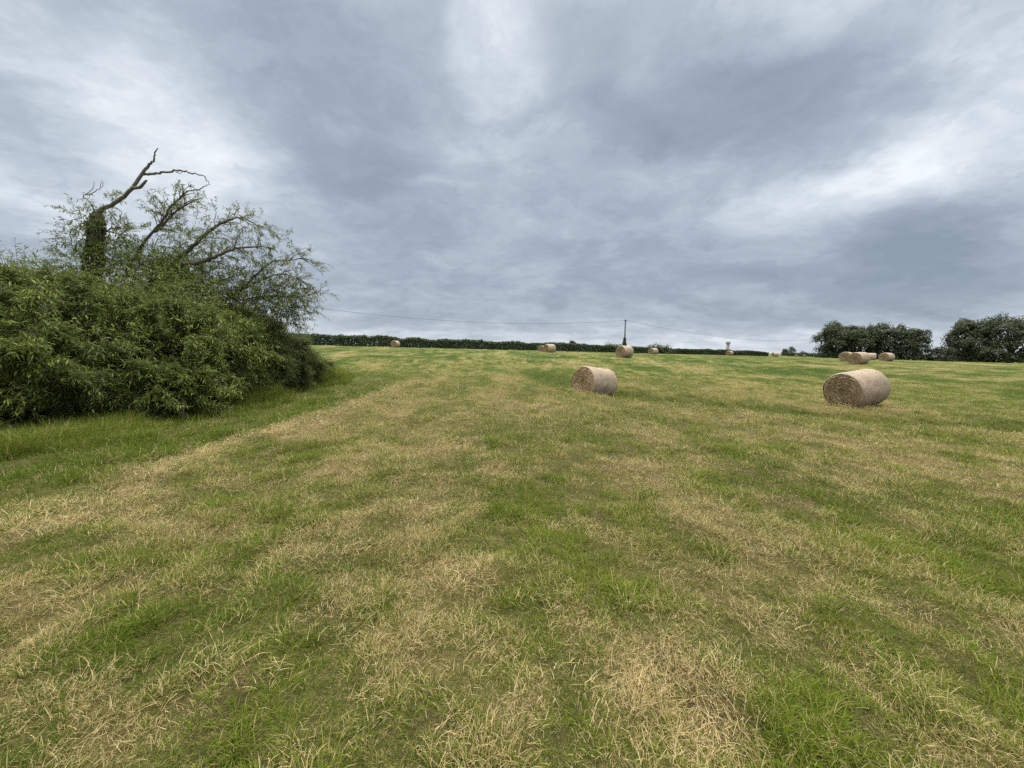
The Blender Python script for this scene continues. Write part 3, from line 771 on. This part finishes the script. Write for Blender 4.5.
# ivy sleeve round the trunk
def kites(P, N, size, droop=.5):
    n = len(P); N = unit(N + rng.normal(0, .45, (n, 3)))
    d = unit(np.cross(N, rng.normal(size=(n, 3))) - np.array([0, 0, droop])); W = unit(np.cross(d, N))
    s = (size * rng.uniform(.6, 1.3, n))[:, None]
    V = np.stack([P, P + d * s * .5 - W * s * .42, P + d * s, P + d * s * .5 + W * s * .42], 1).reshape(-1, 3)
    b = np.arange(n) * 4
    return V, [np.stack([b, b + 1, b + 2, b + 3], 1)], np.repeat(rng.random(n), 4)
n = 5200
tt = rng.random(n) ** .9; fi = tt * (len(tr) - 1); i0 = np.minimum(fi.astype(int), len(tr) - 2); fr = (fi - i0)[:, None]
cen = tr[i0] * (1 - fr) + tr[i0 + 1] * fr
an = rng.uniform(0, 6.283, n); dv = np.stack([np.cos(an), np.sin(an), np.zeros(n)], 1)
lump = .75 + .5 * vnoise(an * 1.2, tt * 9, 77)
rad = .60 * (.40 - .10 * tt + .05 * np.sin(tt * 14)) * lump * (.75 + .3 * rng.random(n)); rad = np.where(tt > .9, rad * (1.02 - (tt - .9) * 5.5), rad)
mb = MB(); mb.add(*kites(cen + dv * rad[:, None], dv + [0, 0, .2], .075)[:2], rng.random(n * 4) * 0 + np.repeat(rng.random(n), 4))
part('ivy', mb, M_IVY, wt, False)

# ------------------------------------------------------------------ hay bales
M_WRAP = mat_wrap(); M_END = mat_hayend()
BR, BL = .625, 1.28
def bale():
    e = empty('hay_bale')
    na, nl = 72, 26
    th = np.linspace(0, 2 * np.pi, na, endpoint=False)
    xsn = np.linspace(-BL / 2, BL / 2, nl)
    V = []
    for x in xsn:
        edge = np.clip((abs(x) - (BL / 2 - .06)) / .06, 0, 1)
        r = BR - .035 * edge ** 2 + .028 * (fbm(np.cos(th) * 1.6 + x * 2 + 9, np.sin(th) * 1.6 + x, 7, 3) - .5) * 2
        r = r + .014 * (fbm(np.cos(th) * 5 + x * 6, np.sin(th) * 5 - x * 4, 8, 3) - .5)
        y, z = r * np.cos(th), r * np.sin(th)
        y = y * 1.02; z = np.where(z < -BR * .88, -BR * .88 + (z + BR * .88) * .40, z)
        V.append(np.stack([np.full(na, x), y, z], 1))
    V = np.concatenate(V); q = []
    k = np.arange(na); k2 = (k + 1) % na
    for i in range(nl - 1): q.append(np.stack([i * na + k, i * na + k2, (i + 1) * na + k2, (i + 1) * na + k], 1))
    mb = MB(); mb.add(V, [np.concatenate(q)], .5)
    # straw ends that have worked out through the net
    ns = 700; a = rng.uniform(0, 6.283, ns); xx = rng.uniform(-BL / 2, BL / 2, ns); rr_ = BR + .003
    c = np.stack([xx, 1.02 * rr_ * np.cos(a), np.maximum(rr_ * np.sin(a), -BR * .90)], 1); nn = np.stack([0 * a, np.cos(a), np.sin(a)], 1)
    dr = unit(np.stack([rng.normal(0, .7, ns), -np.sin(a), np.cos(a)], 1) + nn * rng.uniform(0, .45, (ns, 1)))
    ln = rng.uniform(.03, .11, (ns, 1)); wd = unit(np.cross(dr, nn)) * rng.uniform(.002, .004, (ns, 1))
    SV = np.stack([c - wd, c + wd, c + dr * ln + wd * .4, c + dr * ln - wd * .4], 1).reshape(-1, 3); bb = np.arange(ns) * 4
    mb.add(SV, [np.stack([bb, bb + 1, bb + 2, bb + 3], 1)], .5, 1)
    o = link('net_wrap', mb.mesh('net_wrap', True), [M_WRAP, M_END], e)
    for s in (-1, 1):
        rings = 26; W = []
        for j in range(rings):
            r = (BR - .036) * (1 - j / rings)
            spiral = np.sin((r * 11 + th / (2 * np.pi)) * 2 * np.pi)
            dx = .018 * spiral + .05 * (fbm(np.cos(th) * r * 9 + 30 + s, np.sin(th) * r * 9, 12, 3) - .5) - .03 * (1 - r / BR)
            if j == 0: dx = np.full(na, -.004)
            y, z = r * np.cos(th), r * np.sin(th)
            y = y * 1.02; z = np.where(z < -BR * .88, -BR * .88 + (z + BR * .88) * .40, z)
            W.append(np.stack([np.full(na, s * (BL / 2 - .012)) + s * dx, y, z], 1))
        W = np.concatenate(W + [np.array([[s * (BL / 2 - .04), 0, 0]])]); q = []
        for i in range(rings - 1):
            f = np.stack([i * na + k, i * na + k2, (i + 1) * na + k2, (i + 1) * na + k], 1); q.append(f if s > 0 else f[:, ::-1])
        tri = np.stack([(rings - 1) * na + k, (rings - 1) * na + k2, np.full(na, rings * na)], 1)
        mb = MB(); mb.add(W, [np.concatenate(q), tri if s > 0 else tri[:, ::-1]], .5)
        # straws lying along the roll
        ns = 900; r = (BR - .06) * np.sqrt(rng.random(ns)); a = rng.uniform(0, 6.283, ns)
        c = np.stack([np.full(ns, s * (BL / 2 + .005)), r * np.cos(a), r * np.sin(a)], 1)
        tg = unit(np.stack([np.zeros(ns), -np.sin(a), np.cos(a)], 1) + rng.normal(0, .28, (ns, 3)))
        ln = rng.uniform(.05, .16, ns)[:, None]; wd = unit(np.cross(tg, [1.0, 0, 0])) * rng.uniform(.003, .006, (ns, 1))
        SV = np.stack([c - tg * ln * .5 - wd, c - tg * ln * .5 + wd, c + tg * ln * .5 + wd, c + tg * ln * .5 - wd], 1)
        SV[:, :, 0] = s * (BL / 2 - .02 + .045 * rng.random((ns, 1))) + rng.normal(0, .008, (ns, 4))
        bb = np.arange(ns) * 4
        mb.add(SV.reshape(-1, 3), [np.stack([bb, bb + 1, bb + 2, bb + 3], 1)], .5)
        link('hay_end', mb.mesh('hay_end'), M_END, e)
    return e

def copy_tree(o):
    c = o.copy(); col.objects.link(c)
    for ch in o.children:
        d = ch.copy(); col.objects.link(d); d.parent = c
    return c

bale0 = bale()
BALES = [  # px, depth, heading of the shown end (deg, world; 180 = -X), spin, scale, label
    (595.5, 15.4, 214, 20, 1.03, 'round hay bale nearest the middle, its coiled brown end half turned to the camera'),
    (859, 12.7, 196, 95, .975, 'largest round hay bale, pale wrap, lying on trodden straw at the right'),
    (624.5, 38.5, 215, 200, 1.00, 'round hay bale directly in front of the utility pole'),
    (653, 69, 212, 300, 1.00, 'small round hay bale just right of the utility pole, before the hedge'),
    (549.5, 53, 215, 150, .98, 'pale round hay bale overlapping a half-hidden bale near the long hedge'),
    (541.5, 70, 255, 10, .95, 'tiny hay bale half hidden behind the pale bale by the long hedge'),
    (395.5, 70, 262, 60, 1.00, 'lone hay bale facing end-on before the hedge, right of the willow bushes'),
    (729.5, 92, 215, 120, 1.00, 'far round hay bale below the distant water tower'),
    (775, 108, 178, 250, 1.00, 'far pale hay bale at the end of the long hedge'),
    (859, 38.5, 200, 45, 1.00, 'foremost hay bale of the three bunched before the dark trees'),
    (846.5, 49, 215, 210, 1.00, 'brown hay bale partly hidden at the left of the bunch before the dark trees'),
    (869.5, 60, 150, 280, 1.00, 'hay bale whose pale top peeps out behind the foremost of the bunch'),
    (886.5, 53, 200, 330, 1.00, 'round hay bale standing apart to the right of the bunch before the dark trees'),
    (796, 205, 235, 70, 1.00, 'tiny brown hay bale on the skyline below the two far bluish trees'),
    (804, 190, 235, 170, 1.00, 'tiny reddish hay bale below a far round shrub, left of the dark trees'),
]
TILT = {0: -6, 1: 7, 9: 3}
def ground_at(px, Y):
    x = 0.0
    for _ in range(4):
        x = at(px, 352 + (px - 512) * .018, Y).x
    return x
bale_pos = []
for i, (px, Y, hd, spin, s, lab) in enumerate(BALES):
    o = bale0 if i == 0 else copy_tree(bale0)
    x = ground_at(px, Y); z = float(np.mean(hz(np.array([x, x + .4, x - .4]), np.array([Y, Y + .3, Y - .3]))))
    o.location = (x, Y, z + BR * .93 * s - .03)
    o.rotation_euler = (0, R(TILT.get(i, 0)), R(hd))
    o.scale = (s, s, s)
    tag(o, lab, 'hay bale', 'round hay bales lying on the field')
    bale_pos.append((x, Y))

# ------------------------------------------------------------------ hedges, trees, shrubs far off
def leafmass(P, N, size, mat, name, parent, off):
    V, F, a = kites(P, N, size, .2)
    cl = fbm(V[:, 0] * .5 + V[:, 2] * .4, V[:, 1] * .5 + V[:, 2] * .5, 141, 3)
    mb = MB(); mb.add(V - off, F, np.clip(a * .6 + (cl - .4) * 1.2, 0, 1)); return link(name, mb.mesh(name), mat, parent)

def hedge(name, label, line, h, w, n, size, mat, seed):
    """clipped hedge: a dense body of leaves round a line of stems"""
    line = np.array(line, float); seg = np.linalg.norm(np.diff(line, axis=0), axis=1); cum = np.concatenate([[0], np.cumsum(seg)])
    e = empty(name, (line[0][0], line[0][1], gz(*line[0]))); off = np.array(e.location); tag(e, label, 'hedge')
    u = rng.random(n) * cum[-1]
    x = np.interp(u, cum, line[:, 0]); y = np.interp(u, cum, line[:, 1]); hh = np.interp(u, cum, h)
    i = np.minimum(np.searchsorted(cum, u, 'right') - 1, len(seg) - 1)
    nrm = np.stack([-(line[i + 1, 1] - line[i, 1]), line[i + 1, 0] - line[i, 0]], 1); nrm /= np.linalg.norm(nrm, axis=1)[:, None]
    hh = hh * (.74 + .42 * fbm(u * .30, u * 0, seed, 4) + .14 * vnoise(u * 1.6, u * 0, seed + 3) ** 2)
    # cross-section: two upright sides and a rounded top
    c = rng.random(n); side = c < .62; sgn = np.where(rng.random(n) < .72, -1.0, 1.0)
    a = rng.uniform(0, np.pi, n); dep = 1 - .30 * rng.random(n) ** 2
    o2 = np.where(side, sgn, np.cos(a)) * w * .5 * dep * (.92 + .25 * vnoise(u * .8, c * 3, seed))
    zz = np.where(side, rng.random(n) * hh * .9, hh * (.80 + .20 * np.sin(a)) * (1 - .12 * rng.random(n)))
    P = np.stack([x + nrm[:, 0] * o2, y + nrm[:, 1] * o2, hz(x, y, False) + np.maximum(.03, zz)], 1)
    sn = np.where(side, sgn, np.cos(a) * .6)
    N = np.stack([nrm[:, 0] * sn, nrm[:, 1] * sn, np.where(side, .25, 1.0)], 1)
    leafmass(P, N, size, mat, 'foliage', e, off)
    # stems inside, dense enough to stop light
    mb = MB()
    for uu in np.arange(0, cum[-1], .9):
        xx = np.interp(uu, cum, line[:, 0]); yy = np.interp(uu, cum, line[:, 1]); H = np.interp(uu, cum, h) * .8
        zz = float(hz(np.array([xx]), np.array([yy]), False)[0])
        mb.add(*tube(np.array([[xx, yy, zz - .2], [xx + rng.normal(0, .15), yy + rng.normal(0, .15), zz + H * .5], [xx + rng.normal(0, .3), yy, zz + H]]) - off, [.07, .05, .02], 5), .5)
    link('stems', mb.mesh('stems'), M_TWIG, e)
    return e

hedge('field_hedge', 'long dark clipped hedge along the far side of the field', [(-95, 66), (-70, 72), (-43, 80), (-14, 89), (12.5, 100), (45, 117), (70, 132), (99, 151)],
      [2.3, 2.3, 2.3, 2.15, 2.0, 1.85, 1.8, 1.7], 1.8, 120000, .28, M_HEDGE, 201)
hedge('distant_hedge', 'low blue-green hedge line far away left of the dark trees', [(185, 262), (215, 262), (262, 258)], [2.3, 2.2, 2.4], 2.5, 9000, .5, M_DARKLEAF, 211)

def tree(name, label, x, y, H, Wd, n, size, mat, lobes=12, base=.06, group=None, cat='tree', round_=.5):
    zb = float(hz(np.array([x]), np.array([y]))[0])
    e = empty(name, (x, y, zb)); tag(e, label, cat, group); off = np.array(e.location)
    lb = []
    for k in range(lobes):
        tt_ = (k + .5) / lobes
        z = H * (.12 + .72 * tt_); rr_ = Wd * .5 * (.94 - .55 * max(0, tt_ - .45) - .12 * max(0, .3 - tt_))
        a = k * 2.4 + rng.random(); q = rng.uniform(.40, .62)
        rx = rr_ * rng.uniform(.50, .68)
        lb.append((x + np.cos(a) * rr_ * q, y + np.sin(a) * rr_ * q, zb + z, rx, rx, H * rng.uniform(.14, .22)))
    lb.append((x, y, zb + H * .45, Wd * .36, Wd * .36, H * .42))
    for k in range(5):
        a = k * 1.257 + rng.random(); lb.append((x + np.cos(a) * Wd * .22, y + np.sin(a) * Wd * .22, zb + H * .055, Wd * .26, Wd * .26, H * .15))
    P, O = lobe_points(lb, n, .35, .01 * H)
    # ragged outline: clumps pushed outward
    cl = fbm(P[:, 0] * 1.1 + P[:, 2] * .8, P[:, 1] * 1.1 + P[:, 2] * 1.3, 151, 2)
    P = P + O * ((cl - .45) * .20 * Wd)[:, None]
    keep = rng.random(len(P)) < np.clip((cl - .22) * 5, .2, 1)
    leafmass(P[keep], O[keep] + [0, 0, .3], size, mat, 'crown', e, off)
    mb = MB()
    mb.add(*tube(np.array([[0, 0, -.3], [.05 * Wd * rng.normal(), 0, H * .25], [.08 * Wd * rng.normal(), 0, H * .6], [0, 0, H * .85]]), [.035 * H, .028 * H, .016 * H, .004 * H], 7, .1), .5)
    for l in lb:
        c = np.array(l[:3]) - off; s = np.array([0, 0, c[2] * .45])
        mb.add(*tube(smooth_path([s, (s + c) * .5 + [0, 0, .1 * H * rng.random()], c + (c - s) * .3], 3), np.linspace(.014 * H, .004 * H, 7), 5), .5)
    link('trunk', mb.mesh('trunk', True), M_TWIG, e)
    return e

def place_tree(name, label, px, Y, Hpx, Wpx, n, size, mat, **k):
    tree(name, label, ground_at(px, Y), Y, Hpx * Y / F, Wpx * Y / F, n, size, mat, **k)

G = 'dark trees along the right edge of the field'
place_tree('willow_tree', 'leftmost dark bushy tree of the row, its edge against open sky', 835, 108, 35.5, 36, 17000, .36, M_DARKLEAF, group=G)
place_tree('willow_tree', 'dark bushy tree second in the row, behind the bunch of hay bales', 860, 106, 34, 35, 17000, .36, M_DARKLEAF, group=G)
place_tree('willow_tree', 'dark bushy tree third in the row, behind the bale that stands apart', 887, 104, 36, 38, 17000, .36, M_DARKLEAF, group=G)
place_tree('willow_tree', 'smaller airy tree with see-through crown beside the gap in the row', 915, 98, 34, 24, 7000, .32, M_DARKLEAF, group=G)
place_tree('hawthorn_shrub', 'low dark rounded shrub in the gap between the two tree groups', 939, 96, 15, 22, 3600, .30, M_DARKLEAF, group=None, cat='shrub', lobes=5)
place_tree('willow_tree', 'tall dark tree just right of the gap in the row', 968, 88, 44.5, 41, 22000, .32, M_DARKLEAF, group=G)
place_tree('willow_tree', 'tallest ragged dark tree at the right edge of the photo', 1010, 82, 47, 49, 19000, .32, M_DARKLEAF, group=G)
# shrubs behind the long hedge
place_tree('domed_shrub', 'dark domed shrub standing above the long hedge', 572.5, 112, 11.2, 10, 1800, .36, M_HEDGE, lobes=5, cat='shrub', base=0)
for i, (px, hp_, wp, lab) in enumerate(((614, 8.8, 30, 'leafy thicket rising over the hedge left of the utility pole'), (657, 9.0, 34, 'leafy thicket rising over the hedge right of the utility pole'))):
    place_tree('thicket', lab, px, 118, hp_, wp, 2200, .38, M_DARKLEAF, lobes=7, cat='thicket', base=0)
# far bluish trees near the skyline
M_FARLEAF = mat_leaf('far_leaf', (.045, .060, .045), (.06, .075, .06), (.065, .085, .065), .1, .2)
place_tree('round_tree', 'far bluish tree on the skyline, the lower of a pair', 785, 330, 7.5, 8, 900, .9, M_FARLEAF, lobes=5, group='far bluish trees on the skyline')
place_tree('round_tree', 'far bluish tree on the skyline, the taller rounder of a pair', 791.5, 330, 9.5, 9, 900, .9, M_FARLEAF, lobes=5, group='far bluish trees on the skyline')
place_tree('round_shrub', 'far small green shrub behind the reddish hay bale on the skyline', 803, 235, 5.5, 9, 700, .6, M_DARKLEAF, lobes=4, cat='shrub')

# ------------------------------------------------------------------ utility line
M_POLE = flat('weathered_pole', (.055, .047, .042), .8, .4, 6)
M_WIRE = flat('wire', (.085, .09, .10), .5, .2)
def pole(px, Y, H, label):
    x = ground_at(px, Y); z = gz(x, Y)
    e = empty('utility_pole', (x, Y, z)); tag(e, label, 'utility pole')
    mb = MB(); mb.add(*tube([[0, 0, -.5], [.02, 0, H * .5], [0, 0, H]], [.18, .16, .13], 10, .03), .5); link('post', mb.mesh('post', True), M_POLE, e)
    mb = MB()
    for zz in (H - .35,):
        mb.add(*tube([[-.45, -.15, zz], [.45, -.15, zz]], [.06, .06], 6), .5)
    link('crossarm', mb.mesh('crossarm'), M_POLE, e)
    for k in (-1, 1):
        mb = MB(); mb.add(*tube([[.38 * k, -.15, H - .30], [.38 * k, -.15, H - .22], [.38 * k, -.15, H - .14]], [.035, .055, .03], 8), .5); link('insulator', mb.mesh('insulator'), M_WIRE, e)
    return e, np.array([x, Y - .15, z + H - .16])
p0, t0 = pole(624, 102, 8.7, 'dark wooden utility pole rising behind the hedge in mid field')
# ivy clump round its foot
fx, fy = p0.location.x, p0.location.y
n = 900; hgt = rng.random(n) ** .8 * 3.9; an = rng.uniform(0, 6.283, n); dv = np.stack([np.cos(an), np.sin(an), np.zeros(n)], 1)
mb = MB(); mb.add(*kites(np.stack([0 * hgt, 0 * hgt, hgt], 1) + dv * (.95 - .20 * hgt)[:, None] * (.6 + .5 * rng.random((n, 1))), dv + [0, 0, .2], .28)[:2], np.repeat(rng.random(n), 4))
link('ivy', mb.mesh('ivy'), M_HEDGE, p0)
p1, t1 = pole(214, 66, 8.7, 'utility pole veiled by the willow limbs at the left end of the wire')
p2, t2 = pole(838, 165, 9.0, 'utility pole veiled by the leftmost dark tree at the right end of the wire')
def wire(a, b, sag, label):
    u = np.linspace(0, 1, 40)[:, None]; P = a * (1 - u) + b * u; P[:, 2] -= (4 * sag * u * (1 - u))[:, 0]
    off = a.copy(); mb = MB(); mb.add(*tube(P - off, np.full(40, .026), 5), .5)
    o = link('overhead_wire', mb.mesh('overhead_wire'), M_WIRE, loc=off); tag(o, label, 'wire', 'overhead wires of the utility line')
wire(t1, t0, 2.6, 'thin overhead wire running from the mid-field pole left to the willow limbs')
wire(t0, t2, 3.3, 'thin overhead wire sagging from the mid-field pole right to the dark trees')

# ------------------------------------------------------------------ water tower
M_CONC = flat('tower_concrete', (.52, .45, .44), .8, .15, .2)
M_CONC2 = flat('tower_tank', (.42, .39, .40), .8, .15, .2)
Yt = 520.0; xt = ground_at(727.3, Yt); zt = gz(xt, Yt)
e = empty('water_tower', (xt, Yt, zt)); tag(e, 'slender pale water tower with wider tank top beyond the hedge', 'water tower')
def lathe(prof, n=24):
    a = np.linspace(0, 2 * np.pi, n, endpoint=False); V = np.concatenate([np.stack([r * np.cos(a), r * np.sin(a), np.full(n, z)], 1) for r, z in prof])
    k = np.arange(n); k2 = (k + 1) % n
    q = np.concatenate([np.stack([i * n + k, i * n + k2, (i + 1) * n + k2, (i + 1) * n + k], 1) for i in range(len(prof) - 1)])
    return V, [q]
TH = 17.2
mb = MB(); mb.add(*lathe([(1.9, -1), (1.7, TH * .5), (1.6, TH - 4.2)]), .5)
for k in range(8):
    a = k * math.pi / 4; mb.add(*tube([[1.95 * math.cos(a), 1.95 * math.sin(a), -1], [1.75 * math.cos(a), 1.75 * math.sin(a), TH - 4.0]], [.28, .24], 6), .5)
link('shaft', mb.mesh('shaft'), M_CONC, e)
mb = MB(); mb.add(*lathe([(1.6, TH - 4.6), (2.9, TH - 2.9), (2.95, TH - 1.1), (2.7, TH - .9)]), .5); link('tank', mb.mesh('tank'), M_CONC2, e)
mb = MB(); mb.add(*lathe([(3.05, TH - 1.08), (3.05, TH - .85), (1.2, TH - .15), (0.01, TH)]), .5); link('roof', mb.mesh('roof'), M_CONC2, e)

# ------------------------------------------------------------------ sky and light
w = bpy.data.worlds.new('World'); sc.world = w; w.use_nodes = True
t = NT(w.node_tree); t.n.clear(); out = t.new('ShaderNodeOutputWorld')
SUN_EL, SUN_AZ = R(52), R(2)
sky = t.new('ShaderNodeTexSky', sky_type='NISHITA'); sky.sun_disc = False; sky.sun_elevation = SUN_EL; sky.sun_rotation = SUN_AZ
tc = t.new('ShaderNodeTexCoord'); D = tc.outputs['Generated']
sp = t.new('ShaderNodeSeparateXYZ'); t.l.new(D, sp.inputs[0])
dz = t.math('MAXIMUM', sp.outputs[2], 0.0)
inv = t.math('DIVIDE', 1.0, t.math('ADD', dz, .26))
cp = t.new('ShaderNodeCombineXYZ'); t.put(cp.inputs[0], t.math('MULTIPLY', sp.outputs[0], inv)); t.put(cp.inputs[1], t.math('MULTIPLY', sp.outputs[1], inv))
P = cp.outputs[0]
def ncol(vec, scale, detail, rough):
    nd = t.new('ShaderNodeTexNoise'); t.put(nd.inputs['Vector'], vec); nd.inputs['Scale'].default_value = scale; nd.inputs['Detail'].default_value = detail; nd.inputs['Roughness'].default_value = rough
    return nd.outputs['Color']
half = (.5, .5, .5)
wv = t.vmath('SUBTRACT', ncol(P, 2.0, 7, .58), half)
Dw = t.vmath('NORMALIZE', t.vmath('ADD', D, t.vmath('SCALE', wv, .24)))
Pw = t.vmath('ADD', P, t.vmath('SCALE', wv, .7))
nA = t.noise(t.mapping(Pw, (1, 1.25, 1), (0, 0, R(25))), 1.5, 7, .50)
nB = t.noise(t.mapping(Pw, (1.1, 2.3, 1), (0, 0, R(-38))), 1.9, 7, .5)
nC = t.noise(Pw, 5.5, 7, .6)
v = t.math('ADD', .535, t.math('MULTIPLY', t.math('SUBTRACT', nA, .5), .62))
v = t.math('ADD', v, t.math('MULTIPLY', t.math('SUBTRACT', nB, .5), .42))
v = t.math('ADD', v, t.math('MULTIPLY', t.math('SUBTRACT', nC, .5), .24))
nW = t.vmath('ADD', P, t.vmath('SCALE', t.vmath('SUBTRACT', ncol(t.mapping(P, (1, 1, 1), (0, 0, R(20))), 3.2, 8, .6), half), .9))
nD = t.noise(t.mapping(nW, (1.0, 1.7, 1), (0, 0, R(-30))), 2.4, 9, .58)
v = t.math('ADD', v, t.math('MULTIPLY', t.math('SUBTRACT', t.mapr(nD, .40, .60, 0, 1, True), .5), .085))
BLOBS = [(497, 46, 4.5, .40), (480, 75, 8, .08), (60, 205, 9, .12), (240, 215, 9, .06), (590, 55, 7, .10), (660, 68, 4, .12),
         (600, 190, 5, .08), (30, 50, 10, .06), (960, 40, 11, .06), (790, 45, 8, .05), (330, 320, 7, .06), (875, 195, 5, .08)]
def streak(x0, y0, x1, y1, rad, amt, n):
    for i in range(n):
        u = i / max(1, n - 1); BLOBS.append((x0 + (x1 - x0) * u, y0 + (y1 - y0) * u, rad, amt))
streak(0, 95, 230, 120, 7, .13, 4); streak(150, 120, 270, 210, 5, .08, 3)
streak(0, 130, 160, 172, 3.2, -.13, 5); streak(0, 15, 120, 40, 5, -.05, 3)
streak(200, 40, 330, 90, 8, -.10, 3); streak(290, 130, 470, 200, 8, -.09, 4); streak(300, 240, 520, 260, 8, -.07, 4)
streak(560, 110, 700, 120, 6, -.11, 4); streak(700, 125, 850, 105, 5, -.13, 5); streak(520, 150, 640, 160, 5, -.07, 3)
streak(650, 205, 790, 182, 4, .09, 5); streak(800, 165, 1020, 110, 6, .09, 5); streak(780, 222, 900, 190, 4.5, .08, 4); streak(940, 180, 1024, 160, 5, .03, 3)
streak(840, 262, 1024, 235, 5, -.17, 5); streak(560, 240, 760, 262, 6, -.13, 5); streak(640, 100, 820, 130, 6, -.08, 4); streak(400, 295, 900, 300, 5, -.06, 7)
for px, py, rad, a in BLOBS:
    d0 = ray(px, py)
    c = t.vmath('DOT_PRODUCT', Dw, tuple(d0))
    g = t.mapr(c, math.cos(R(rad * 1.75)), 1.0, 0.0, a * (.60 if a > 0 else .62), True)
    v = t.math('ADD', v, g)
# the low band near the horizon is darker and bluer, with a pale slit right at the horizon
low = t.mapr(sp.outputs[2], .32, .08, 0, -.06, True); v = t.math('ADD', v, low)
slit = t.math('MULTIPLY', t.mapr(sp.outputs[2], .085, .015, 0, .22, True), t.mapr(sp.outputs[0], -.55, .45, .45, 1, True)); v = t.math('ADD', v, slit)
cc = t.ramp(v, [(.05, (.205, .252, .312)), (.30, (.264, .313, .376)), (.50, (.350, .402, .468)), (.70, (.485, .537, .598)), (.95, (.700, .740, .772))])
up = t.mapr(sp.outputs[2], .70, .92, 1.0, 11.0, True)  # unseen overhead sky boosted to brighten the ground
cc = t.mix(t.mapr(sp.outputs[2], .70, .95, 0, 1, True), cc, t.mix(1.0, cc, (1.18, 1.0, .68), 'MULTIPLY'))  # the boosted part is also tinted warm, to warm the light on the field
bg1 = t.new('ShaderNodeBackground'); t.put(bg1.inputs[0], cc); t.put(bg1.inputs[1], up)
bg2 = t.new('ShaderNodeBackground'); t.l.new(sky.outputs[0], bg2.inputs[0]); bg2.inputs[1].default_value = .06
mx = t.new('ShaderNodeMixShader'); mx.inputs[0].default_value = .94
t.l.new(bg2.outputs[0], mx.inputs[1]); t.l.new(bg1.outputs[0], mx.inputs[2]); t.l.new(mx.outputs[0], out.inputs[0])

sd = bpy.data.lights.new('sun', 'SUN'); sd.energy = 1.5; sd.angle = R(24); sd.color = (1, .96, .9)
so = bpy.data.objects.new('sun', sd); col.objects.link(so)
sv = Vector((math.sin(SUN_AZ) * math.cos(SUN_EL), math.cos(SUN_AZ) * math.cos(SUN_EL), math.sin(SUN_EL)))
so.rotation_euler = sv.to_track_quat('Z', 'Y').to_euler(); so.location = sv * 50

sc.view_settings.view_transform = 'Standard'; sc.view_settings.look = 'None'; sc.view_settings.exposure = 0.42; sc.view_settings.gamma = 1
sc.view_settings.use_curve_mapping = False
sc.cycles.max_bounces = 6; sc.cycles.diffuse_bounces = 3; sc.cycles.transmission_bounces = 4; sc.cycles.transparent_max_bounces = 4
sc.cycles.use_denoising = False
